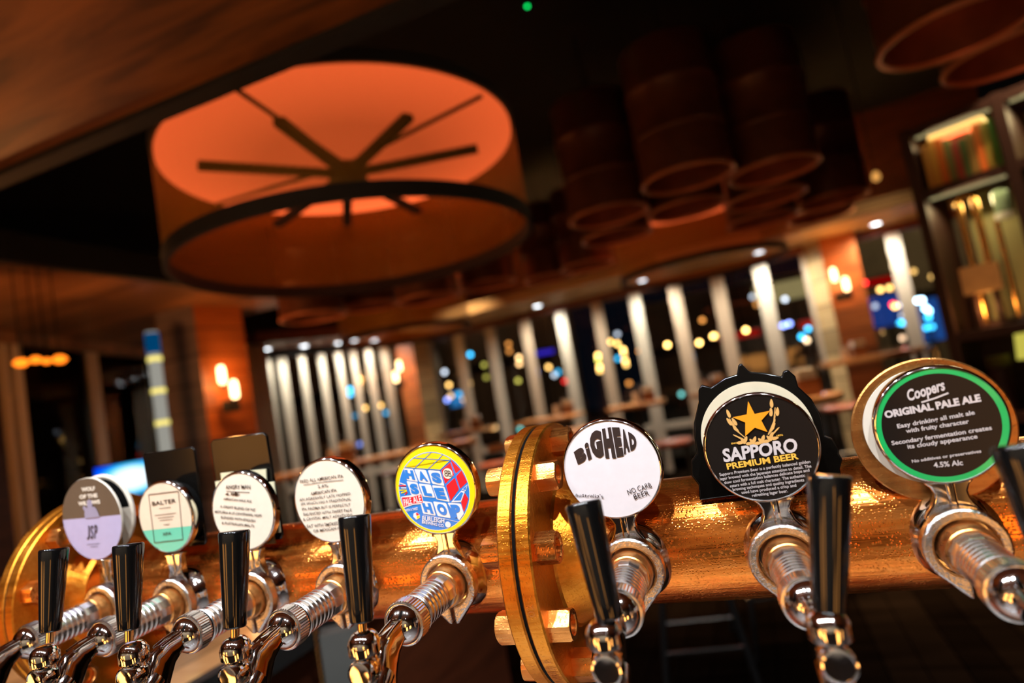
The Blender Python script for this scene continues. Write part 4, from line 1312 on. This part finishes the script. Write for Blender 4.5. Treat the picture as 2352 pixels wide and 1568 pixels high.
# grey post, red booth end and a row of beads standing in for glints under the pipe
p = at_d(790, 1520, 1.6)
t = tag(MB().box((p.x, p.y, .45), (.085, .06, .9), .6).build('grey_bollard', simple('grey render', (.07, .07, .062), .8, noise=.2, nscale=8)), 'grey upright slab seen below the pipe between two tap handles', 'post')
p = at_d(731, 1500, 1.58)
t = empty('glint_beads', (p.x, p.y, 0), 0, 'row of gold beads standing in for bright glints below the pipe, beside the grey slab', 'glint beads')
z1 = at_d(735, 1425, 1.58).z; z0 = at_d(731, 1566, 1.58).z - .1
mb = MB()
n = 20
for k in range(n):
    z = z0 + (z1 - z0) * k / (n - 1); mb = MB(); mb.lathe([(.0005, -.006), (.0045, -.0045), (.006, 0), (.0045, .0045), (.0005, .006)], (0, 0, z), seg=14).build('bead', 'brassy', t)
MB().tube([(0, 0, 0.0), (0, 0, z1 + .05)], .002, 6).build('cord', 'mattblack', t)

# ================================================================== screen, lamps at the far left
p = at_d(292, 1100, 3.6)
t = empty('tv_screen', tuple(p), math.radians(52), 'small blue lit screen just behind the lilac badge', 'screen')


def screen_mat():
    m, nt, b = new_mat('blue screen picture')
    N, L = nt.nodes, nt.links; N.remove(b)
    tc = N.new('ShaderNodeTexCoord'); mp = N.new('ShaderNodeMapping'); mp.inputs['Scale'].default_value = (5.5, 1, 9)
    mp.inputs['Location'].default_value = (-.1, 0, 0.0)
    g = N.new('ShaderNodeTexNoise'); g.inputs['Scale'].default_value = 3; g.inputs['Detail'].default_value = 1
    gr = N.new('ShaderNodeTexGradient'); gr.gradient_type = 'SPHERICAL'
    L.new(tc.outputs['Object'], mp.inputs[0]); L.new(mp.outputs[0], gr.inputs[0])
    r = N.new('ShaderNodeValToRGB'); el = r.color_ramp.elements
    el[0].position = 0.0; el[0].color = (0.0, 0.03, 0.8, 1); el[1].position = 0.6; el[1].color = (.8, .9, .95, 1)
    k = el.new(.22); k.color = (0.0, .12, .9, 1); k = el.new(.4); k.color = (.05, .6, .95, 1)
    L.new(gr.outputs['Fac'], r.inputs[0])
    e = N.new('ShaderNodeEmission'); e.inputs[1].default_value = 1.3; L.new(r.outputs[0], e.inputs[0]); L.new(e.outputs[0], N['Material Output'].inputs[0])
    return m


t.rotation_euler = (0, 0, math.atan2(-p.x, p.y))
MB().box((0, .012, 0), (.27, .03, .17)).build('frame', 'mattblack', t)
MB().box((0, -.006, 0), (.25, .004, .15)).build('display', screen_mat(), t)
MB().tube([(0, .03, -.08), (0, .03, CT - p.z + .003)], .015, 10).build('stand', 'mattblack', t)

MT['amberbulb'] = emis('amber bulb', (1.0, 0.20, 0.01), 2.6)
for k, (px, py) in enumerate(((48, 833), (82, 826), (107, 829), (137, 825))):
    p = at_d(px, py, 4.6)
    t = empty('pendant_bulb', tuple(p), 0, ('orange pendant bulb, outermost of four before the side window', 'orange pendant bulb, second of four before the side window', 'orange pendant bulb, smallest and third of four before the side window', 'orange pendant bulb, last of four, closest to the timber post')[k], 'pendant lamp', 'four orange pendant bulbs')
    r = (.042, .034, .028, .042)[k]; p.z += (0, .012, -.018, .016)[k]
    MB().lathe([(.001, -r * .62), (r * .55, -r * .5), (r, 0), (r * .55, r * .5), (.001, r * .62)], seg=24).build('bulb', 'amberbulb', t)
    MB().tube([(0, 0, r * .6), (0, 0, SZ - p.z)], .004, 6).build('cord', 'mattblack', t)
    light('bulb_glow', 'POINT', (0, 0, -r - .02), 7, (1.0, .36, .10), .03, t)
# glowing tube standing by the corner pier
MT['yglow'] = emis('yellow band', (0.95, 0.78, 0.18), 1.3)
MT['bglow'] = emis('blue band', (0.0, 0.22, 0.65), .22)
p = at_d(362, 880, 5.7)
t = empty('light_column', (p.x, p.y, 0), 0, 'slim white column with yellow light bands and blue head before the corner pier', 'light column')
MB().lathe([(.001, 0), (.045, 0), (.045, 2.35), (.001, 2.35)], seg=28).build('tube', emis('white lit tube', (.95, .92, .80), .33), t)
for (px, py, h_, m) in ((346, 826, .035, 'yglow'), (355, 899, .035, 'yglow'), (366, 972, .035, 'yglow'), (338, 790, .16, 'bglow')):
    z = at_d(px, py, 5.7).z
    MB().ring(.052, .044, z - h_ / 2, z + h_ / 2, seg=32).build('light_band', m, t)

# ================================================================== bookcase
D0 = 4.2
P0 = at_d(2106, 440, D0); P1 = at_z(2322, 368, P0.z)
bu = Vector((P1.x - P0.x, P1.y - P0.y, 0)); BWid = bu.length; bu.normalize()
bang = math.atan2(bu.y, bu.x)
ztop = at_d(2086, 338, D0).z; zmid = P0.z; zlow = at_d(2188, 764, D0).z; zbase = at_d(2205, 860, D0).z
MT['caselight'] = emis('case strip light', (1.0, 0.82, 0.38), 0.35)
MT['caseback'] = simple('olive back panel', (0.42, 0.36, 0.16), .7)
MT['casewood'] = simple('dark case timber', (0.035, 0.010, 0.006), .5)
bc = empty('bookcase', (P0.x, P0.y, 0), bang, 'tall dark display bookcase with lit cells at the picture side edge', 'bookcase')
DP = .32
for x in (0.0, BWid, 2 * BWid): MB().box((x, DP / 2, (ztop + .1) / 2), (.05, DP, ztop + .1)).build('upright', 'casewood', bc)
for z in (ztop + .07, zmid - .03, zlow - .03, zbase - .25, .05):
    MB().box((BWid, DP / 2, z), (2 * BWid, DP - .02, .05)).build('shelf', 'casewood', bc)
MB().box((BWid * 1.0, DP - .01, (ztop + zmid) / 2 + .02), (2 * BWid, .02, ztop - zmid)).build('back_panel', 'caseback', bc)
MB().box((BWid * .62, DP - .01, (zlow + zmid) / 2), (BWid * .72, .02, zmid - zlow - .06)).build('back_panel', 'caseback', bc)
MB().box((BWid, DP - .01, (zbase - .25 + zlow) / 2), (2 * BWid, .02, zlow - zbase + .2)).build('back_panel', 'casewood', bc)
for (x, z) in ((BWid * .5, ztop + .03), (BWid * 1.5, ztop + .03), (BWid * .5, zmid - .068)):
    MB().box((x, .03, z + .006), (BWid * .8, .02, .012)).build('strip_light', 'caselight', bc)
    o = light('case_glow', 'AREA', (x, .1, z - .02), 3.2, (1.0, .80, .40), .3, bc); o.rotation_euler = (math.radians(-25), 0, 0)
bm_ = Matrix.Translation((P0.x, P0.y, 0)) @ Matrix.Rotation(bang, 4, 'Z')


def inb(x, y, z): return bm_ @ Vector((x, y, z))


bx = .05
BK = [(.045, .24, (0.62, .30, .06)), (.05, .25, (.66, .33, .05)), (.055, .25, (.70, .16, .02)), (.05, .23, (.20, .20, .06)), (.05, .20, (.40, .06, .04)), (.045, .20, (.08, .14, .04)), (.05, .22, (.30, .20, .05)), (.055, .25, (.75, .20, .03)), (.045, .24, (.42, .36, .06)), (.045, .25, (.10, .30, .05))]
BN = ['amber spined book standing at the shelf end', 'golden spined book, second on the shelf', 'tall vermilion spined book, third on the shelf', 'olive spined book right of the tall vermilion one', 'short dark red book under the lying pink book', 'short dark green book in the middle of the shelf', 'brown spined book before the bright orange one', 'bright orange book right of the middle', 'mustard book beside the green end book', 'green book ending the standing row']
sc_ = BWid * .80 / sum(b[0] + .004 for b in BK)
for (w, h, c), nm in zip(BK, BN):
    w *= sc_
    q = inb(bx + w / 2, .12, zmid)
    t = empty('book', tuple(q), bang, nm, 'book', 'books standing on the lit top shelf')
    MB().box((0, 0, h / 2), (w * .96, .17, h)).build('cover', simple('book cover', c, .55), t, bevel=.003)
    MB().box((0, .004, h / 2 + .001), (w * .8, .165, h - .004)).build('pages', 'napkin', t)
    bx += w + .004 * sc_
for (x, z, w, h, d, c, nm) in ((BWid * .50, .254, .26, .035, .16, (.75, .55, .28), 'cream book lying flat along the top of the standing books'), (BWid * .46, .290, .22, .022, .14, (.70, .22, .05), 'orange book topping the flat pile'), (BWid * .47, .2125, .12, .03, .10, (.75, .16, .12), 'pink red book lying on the two short books')):
    q = inb(x, .14, zmid + z)
    t = empty('book', tuple(q), bang, nm, 'book', 'books lying on the others')
    MB().box((0, 0, h / 2), (w, d, h)).build('cover', simple('book cover', c, .55), t, bevel=.003)
    MB().box((0, .003, h / 2), (w - .006, d, h * .7)).build('pages', 'napkin', t)
MT['brass'] = simple('golden brass', (.75, .42, .12), .25, 1.0)


def u_tube(x0, x1, ztop_, zbot, r, name, label, y=.15):
    t = empty(name, tuple(inb((x0 + x1) / 2, y, zbot)), bang, label, 'ornament')
    w = (x1 - x0) / 2; H = ztop_ - zbot
    path = [(-w, 0, 0), (-w, 0, (H - w) * .5), (-w, 0, H - w)] + [(w * math.cos(a), 0, H - w + w * math.sin(a)) for a in [PI - PI * k / 12 for k in range(1, 12)]] + [(w, 0, H - w), (w, 0, (H - w) * .5), (w, 0, 0)]
    MB().tube(path, r, 16).build('bent_tube', 'brass', t)
    return t


def bx_of(px, py, y=.15):
    # bookcase x and z of a pixel on the plane y inside the case
    d = pxdir(px, py); o = Vector((0, 0, CAMZ)); inv = bm_.inverted(); oo = inv @ o; dd = inv.to_3x3() @ d
    s_ = (y - oo.y) / dd.y; q = oo + dd * s_
    return q.x, q.z


xa, za = bx_of(2200, 470); xb, _ = bx_of(2240, 470); _, zt = bx_of(2215, 448); xc, zc = bx_of(2262, 640); _, zs = bx_of(2250, 672)
t = u_tube(xa, xb, zt, zlow, .018, 'trophy_tube', 'golden upturned U shaped tube standing in the lit middle cell')
MB().box((0, 0, .012), (.16, .10, .024)).build('base', 'casewood', t)
light('case_uplight', 'POINT', (BWid * .45, .04, zlow + .1), 2.2, (1.0, .55, .2), .04, bc)
xl, zl = bx_of(2214, 640, .08); xr, zr = bx_of(2300, 625, .08); _, zb_ = bx_of(2255, 672, .08); _, zt_ = bx_of(2255, 607, .08)
t = empty('wooden_box', tuple(inb((xl + xr) / 2, .06, zlow)), bang, 'tan wooden box standing before the golden U tube', 'box')
MB().box((0, 0, (zt_ + zb_) / 2 - zlow), (xr - xl, .06, zt_ - zb_)).build('body', simple('tan timber', (.72, .40, .16), .5, noise=.2, nscale=20), t)
for x in (-.3, .3): MB().box((x * (xr - xl), 0, (zb_ - zlow) / 2), (.02, .05, zb_ - zlow)).build('leg', 'casewood', t)
x2, z2 = bx_of(2283, 500); x2b, _ = bx_of(2340, 600)
t = empty('glass_lantern', tuple(inb(x2 + .045, .17, zlow)), bang, 'lantern with golden posts and pale cap, right of the U tube', 'lantern')
_, zc1 = bx_of(2285, 500); _, zc2 = bx_of(2275, 432)
MB().lathe([(.01, 0), (.045, 0), (.045, .03), (.01, .03)], (0, 0, zc1 - zlow - .015), seg=24).build('cap', 'napkin', t)
MB().lathe([(.01, 0), (.04, 0), (.04, zc2 - zc1 - .02), (.01, zc2 - zc1 - .02)], (0, 0, zc1 - zlow + .02), seg=24).build('chimney', simple('green grey glass', (.16, .22, .15), .1, coat=.5), t)
for x in (-.042, .072): MB().tube([(x, 0, 0), (x, 0, zc1 - zlow - .01)], .013, 12).build('post', 'brass', t)
MB().box((.015, 0, .012), (.15, .12, .024)).build('base', 'casewood', t)
# things on the lower shelf
xg, _ = bx_of(2345, 800, .12); _, zg = bx_of(2345, 765, .12)
zsh = zbase - .222
t = empty('table_lamp', tuple(inb(xg + .03, .10, zsh)), bang, 'little lamp with yellow shade at the picture edge, lower bookcase shelf', 'lamp')
MB().lathe([(.045, zg - zsh - .13), (.05, zg - zsh - .13), (.038, zg - zsh), (.034, zg - zsh)], seg=28, closed=False).build('lamp_shade', emis('yellow shade', (.75, .66, .10), .75), t)
MB().lathe([(.001, 0), (.045, 0), (.045, .012), (.008, .02), (.008, zg - zsh - .05), (.001, zg - zsh - .05)], seg=20).build('base', 'brass', t)
xp, zp = bx_of(2290, 822, .1)
for k in range(4):
    q = inb(xp, .1, zp - .05 + k * .016)
    tag(MB().lathe([(.001, .002), (.03, 0), (.06, .010), (.062, .012), (.03, .006), (.001, .006)], seg=32).build('plate', simple('plate glaze', (.62, .6, .25), .2, coat=.5), None, loc=tuple(q)), 'pale plate in the little pile on the lower bookcase shelf', 'plate', 'plates piled on the lower shelf')
tag(MB().lathe([(.001, 0), (.05, 0), (.05, zp - .05 - zsh), (.001, zp - .05 - zsh)], seg=24).build('plate_stand', 'casewood', None, loc=tuple(inb(xp, .1, zsh))), 'dark round stand beneath the pile of pale plates', 'stand')
for k, (px, py) in enumerate(((2222, 800), (2252, 812))):
    x_, z_ = bx_of(px, py, .1)
    hgt = (.2, .14)[k]
    tag(MB().lathe([(.001, 0), (.03, 0), (.035, hgt), (.031, hgt), (.027, .01), (.001, .01)], seg=24).build('glass_tumbler', simple('smoky glass', (.35, .28, .20), .08, coat=.5), None, loc=tuple(inb(x_, .1, zsh))), ('taller tumbler on the lower bookcase shelf by its upright', 'shorter tumbler on the lower bookcase shelf')[k], 'tumbler')

# ================================================================== the street at night
struct('ground', MB().box((0, 24, -.3), (80, 28, .2)), 'asphalt')
for (x, y, w, h, m, lb) in ((-14, 24, 14, 6.0, 'nightwall2', 'long low brown building across the street beyond the corner windows'), (9.5, 26, 12, 5.2, 'nightwall', 'cream street facade over lit shopfronts beyond the long windows'),
                            (0, 32, 9, 5, 'nightwall2', 'brown street building beyond the middle of the long windows')):
    t = empty('street_building', (x, y, -.2), 0, lb, 'building')
    MB().box((0, 2, h / 2), (w, 4, h)).build('wall', m, t)
    MB().box((0, -.25, h * .52), (w, .6, .18)).build('awning', 'mattblack', t)
for (x, y, z, e_) in ((9, 22, 5.5, 260), (-12, 19, 5.5, 160), (0, 24, 6, 160)):  # lamps added to light the facades
    t = empty('street_fill_lamp', (x, y, z), 0, {9: 'added lamp lighting the cream facade', -12: 'added lamp lighting the brown building', 0: 'added lamp over the middle of the road'}[x], 'fill lamp')
    MB().lathe([(.001, -.05), (.14, -.04), (.16, .03), (.001, .08)], seg=16).build('lamp_head', 'mattblack', t)
    MB().tube([(0, 0, -z - .2), (0, 0, -.03)], .05, 8).build('pole', 'darkmetal', t)
    light('street_fill', 'POINT', (0, -.3, -.15), e_ * .7, (1.0, .72, .38), .08, t)

_em = {}


def em(c, s):
    k = (c, s)
    if k not in _em: _em[k] = emis('street light', c, s)
    return _em[k]


WARM, DEEP, COOL, CYAN, BLUE, REDL, OLIVE, TEAL = (1.0, .58, .16), (1.0, .38, .08), (.75, .85, 1.0), (.05, .55, 1.0), (.25, .35, 1.0), (1.0, .03, .03), (.75, .68, .12), (.2, .7, .65)
LT = [(1401, 785, WARM, 5), (1418, 789, WARM, 5), (1431, 803, WARM, 6), (1433, 812, WARM, 4), (1373, 816, WARM, 6), (1374, 826, OLIVE, 4), (1377, 842, WARM, 6), (1378, 851, WARM, 4), (1436, 828, WARM, 6), (1438, 837, WARM, 4), (1469, 806, DEEP, 3.5),
      (1533, 792, WARM, 9), (1606, 787, WARM, 9), (1638, 772, WARM, 8), (1713, 758, WARM, 9), (1642, 771, WARM, 4), (1613, 735, DEEP, 1.8), (1418, 767, COOL, 1.2), (1419, 823, CYAN, 2), (1565, 905, TEAL, 1.6), (1445, 880, DEEP, 1.8),
      (1728, 681, COOL, 1.1), (1803, 687, COOL, 2.4), (1788, 749, BLUE, 5), (1800, 747, BLUE, 5), (1813, 743, BLUE, 6), (1853, 781, (1, .7, .4), 4), (1841, 773, CYAN, 4), (1856, 755, CYAN, 3.5), (1736, 699, DEEP, .9),
      (1021, 854, COOL, 2.2), (1031, 884, WARM, 3.5), (1035, 909, WARM, 2.5), (1027, 918, BLUE, 3), (1055, 905, CYAN, 1.5), (1066, 917, (1, .65, .3), 4), (1080, 814, CYAN, 3.5), (1112, 838, OLIVE, 1), (1117, 866, OLIVE, .9), (1192, 821, (1, .6, .25), 4), (1193, 835, (1, .6, .25), 4),
      (1260, 843, WARM, 3.5), (1273, 861, COOL, 1.6), (1282, 854, CYAN, 1.5), (1297, 875, REDL, 1.6), (1168, 790, DEEP, 1.3), (1170, 806, DEEP, 1.2), (1190, 874, OLIVE, 1.4), (1195, 985, TEAL, 1.5), (1136, 981, (1, .6, .25), 3), (1129, 982, DEEP, 2),  # last two entries are a table candle, drawn as bulbs outside
      (615, 905, (1, .6, .25), 4), (616, 913, (1, .6, .25), 3), (629, 921, (1, .6, .25), 4), (629, 929, (1, .6, .25), 3), (804, 894, CYAN, 4), (805, 905, CYAN, 4), (838, 937, WARM, 3.5), (874, 931, WARM, 3.5), (814, 955, CYAN, .8), (886, 948, CYAN, 1.2), (900, 975, COOL, 1), (825, 1020, BLUE, 1.6), (644, 1065, (.6, 1, 1), 4),  # leading peach entries are reflections at the windows, drawn as bulbs
      (147, 997, OLIVE, .8), (116, 1035, TEAL, .9), (171, 1018, TEAL, .7), (150, 1063, REDL, 1.2), (86, 1122, (1, .65, .3), 3), (332, 1038, (1, .6, .25), 3), (95, 980, DEEP, .6), (97, 992, DEEP, .5),
      (1985, 650, REDL, 6), (2022, 665, WARM, 4), (2043, 661, WARM, 3.5), (2051, 699, REDL, 6), (2056, 703, WARM, 5), (2071, 699, (.6, .75, 1), 7), (2010, 703, COOL, .9), (2108, 690, (.5, .8, 1), 9), (2117, 689, (.5, .8, 1), 9), (2126, 708, (.4, .75, 1), 9), (2133, 714, (.3, .7, 1), 8), (2068, 741, CYAN, 4), (2076, 741, CYAN, 4), (2132, 728, CYAN, 5), (2140, 750, CYAN, 4), (2128, 752, CYAN, 3), (2073, 724, COOL, 1.2),
      (2098, 623, WARM, 1.5), (2142, 635, WARM, 2), (2166, 629, WARM, 1.5), (2090, 776, BLUE, 3), (2073, 776, (1, .65, .4), 2.5), (2079, 802, (1, .3, .25), 1.5), (2180, 690, WARM, 5), (2195, 678, WARM, 7)]
CN = {WARM: 'warm yellow', DEEP: 'deep orange', COOL: 'cool white', CYAN: 'cyan blue', BLUE: 'violet blue', REDL: 'red', OLIVE: 'olive yellow', TEAL: 'teal'}
ORD = 'first second third fourth fifth sixth seventh eighth ninth tenth eleventh twelfth thirteenth fourteenth fifteenth sixteenth seventeenth eighteenth nineteenth twentieth'.split()
cnt = {}


def zone(px):
    if px < 400: return 'outside the side window'
    if px < 920: return 'at the corner windows'
    if px < 1320: return 'seen between cube badge and flange'
    if px < 1900: return 'outside, left of the red pier'
    return 'outside, between red pier and bookcase'


for (px, py, c, s) in sorted(LT):
    cn = CN.get(c) or ('warm peach' if c[0] == 1 and c[2] < .45 and c[1] > .5 else 'pale blue' if c[2] == 1 else 'pink')
    D = (11.5 if px < 920 else 14.0) + .13 * (sum(cnt.values()) % 11)
    p = at_d(px, py, D)
    r = .040 * D / 12
    k = (cn, zone(px)); cnt[k] = cnt.get(k, 0) + 1
    o = empty('street_light', tuple(p), 0, '%s light %s, %s of its colour from the left' % (cn, zone(px), ORD[cnt[k] - 1]), 'light', 'lights of the street outside')
    MB().lathe([(.0005, -r), (r * .7, -r * .7), (r, 0), (r * .7, r * .7), (.0005, r)], seg=12).build('bulb', em(c, s * 1.6), o)
    MB().tube([(0, 0, -p.z - .2), (0, 0, -r * .9)], .006, 6).build('pole', 'mattblack', o)
# lit shop signs, and a parapet whose light is put in as glow
for (px, py, w, h, c, s, lb) in ((1700, 770, 1.0, .16, (.5, .0, .0), .35, 'dim red fascia sign beyond the window left of the red pier'), (1860, 742, .5, .18, (.35, .0, .0), .5, 'small red sign above the cyan lights'), (2040, 712, 1.0, .7, (.01, .04, .22), .6, 'dark blue shopfront beyond the bookcase side window'), (2130, 735, .7, .9, (.01, .06, .25), .6, 'blue lit shopfront partly behind the bookcase upright'),
                                 (1240, 811, .7, .10, (.05, .03, .8), .45, 'violet neon strip beyond the window behind the flange'), (1055, 915, .5, .4, (.02, .22, .6), .5, 'blue lit shop window behind the cube badge'), (2020, 645, .6, .14, (.5, 0, 0), .3, 'red sign board right of the red pier'), (1815, 665, 1.6, .45, (.30, .24, .10), .5, 'cream parapet above the shop signs, its light put in as glow')):
    p = at_d(px, py, 15.6 + .35 * (px % 7))
    t = empty('shop_sign', tuple(p), -math.atan2(p.x, p.y), lb, 'shop sign', None)
    MB().box((0, .06, 0), (w + .06, .1, h + .06)).build('sign_case', 'mattblack', t)
    MB().box((0, 0, 0), (w, .02, h)).build('lit_face', emis('sign face', c, s * 1.6), t)
    MB().tube([(0, .06, -p.z - .2), (0, .06, -h / 2)], .03, 8).build('pole', 'mattblack', t)
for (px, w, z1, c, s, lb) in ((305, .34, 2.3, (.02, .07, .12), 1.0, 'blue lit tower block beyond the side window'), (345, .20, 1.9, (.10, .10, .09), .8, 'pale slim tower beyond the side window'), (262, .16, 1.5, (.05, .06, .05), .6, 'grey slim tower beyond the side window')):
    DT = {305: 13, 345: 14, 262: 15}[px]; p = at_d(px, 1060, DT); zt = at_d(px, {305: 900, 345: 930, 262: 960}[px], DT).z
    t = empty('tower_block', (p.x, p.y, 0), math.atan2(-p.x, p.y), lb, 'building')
    MB().box((0, .2, (zt - .3) / 2 - .1), (w * 2, .5, zt + .1)).build('facade', emis('self lit facade', c, s), t)  # light on the facade is put into the material as glow
p = at_z(1209, 3, 3.98)
t = empty('smoke_detector', tuple(p), 0, 'tiny green light on the black ceiling at the picture top edge', 'detector')
MB().lathe([(.001, 0), (.05, 0), (.045, -.03), (.001, -.035)], seg=24).build('housing', 'mattblack', t)
MB().lathe([(.001, -.03), (.012, -.033), (.012, -.04), (.001, -.043)], seg=12).build('indicator', emis('green led', (0.0, 1, .15), 3), t)
p = at_d(2012, 406, 4.6)
t = empty('ceiling_bulb', tuple(p), 0, 'dim amber bulb against the black ceiling, between oil drums and bookcase', 'pendant lamp')
MB().lathe([(.001, -.03), (.02, -.02), (.026, 0), (.015, .03), (.001, .035)], seg=16).build('bulb', emis('amber filament', (1, .45, .1), .8), t)
MB().tube([(0, 0, .03), (0, 0, 4.0 - p.z)], .004, 6).build('cord', 'mattblack', t)
# warm spots added to brighten the tables, on stems from the black ceiling
for k, (x, y, e_) in enumerate(((-3.55, 7.7, 320), (1.4, 7.5, 320), (-1.3, 8.15, 280), (-2.5, 8.3, 280))):
    t = empty('table_fill_spot', (x, y, 3.6), 0, 'added black spotlight on a stem, brightening the tables, one of four', 'spotlight', 'added spotlights over the tables')
    MB().lathe([(.03, -.08), (.045, -.08), (.045, .06), (.02, .07), (.02, .06), (.03, .05)], seg=20).build('can', 'mattblack', t)
    MB().tube([(0, 0, .06), (0, 0, .4)], .01, 8).build('stem', 'mattblack', t)
    light('table_fill_beam', 'SPOT', (0, 0, -.09), e_, (1.0, .66, .36), .03, t, aim=(0, 0, -1), spot=math.radians(85), blend=.8)
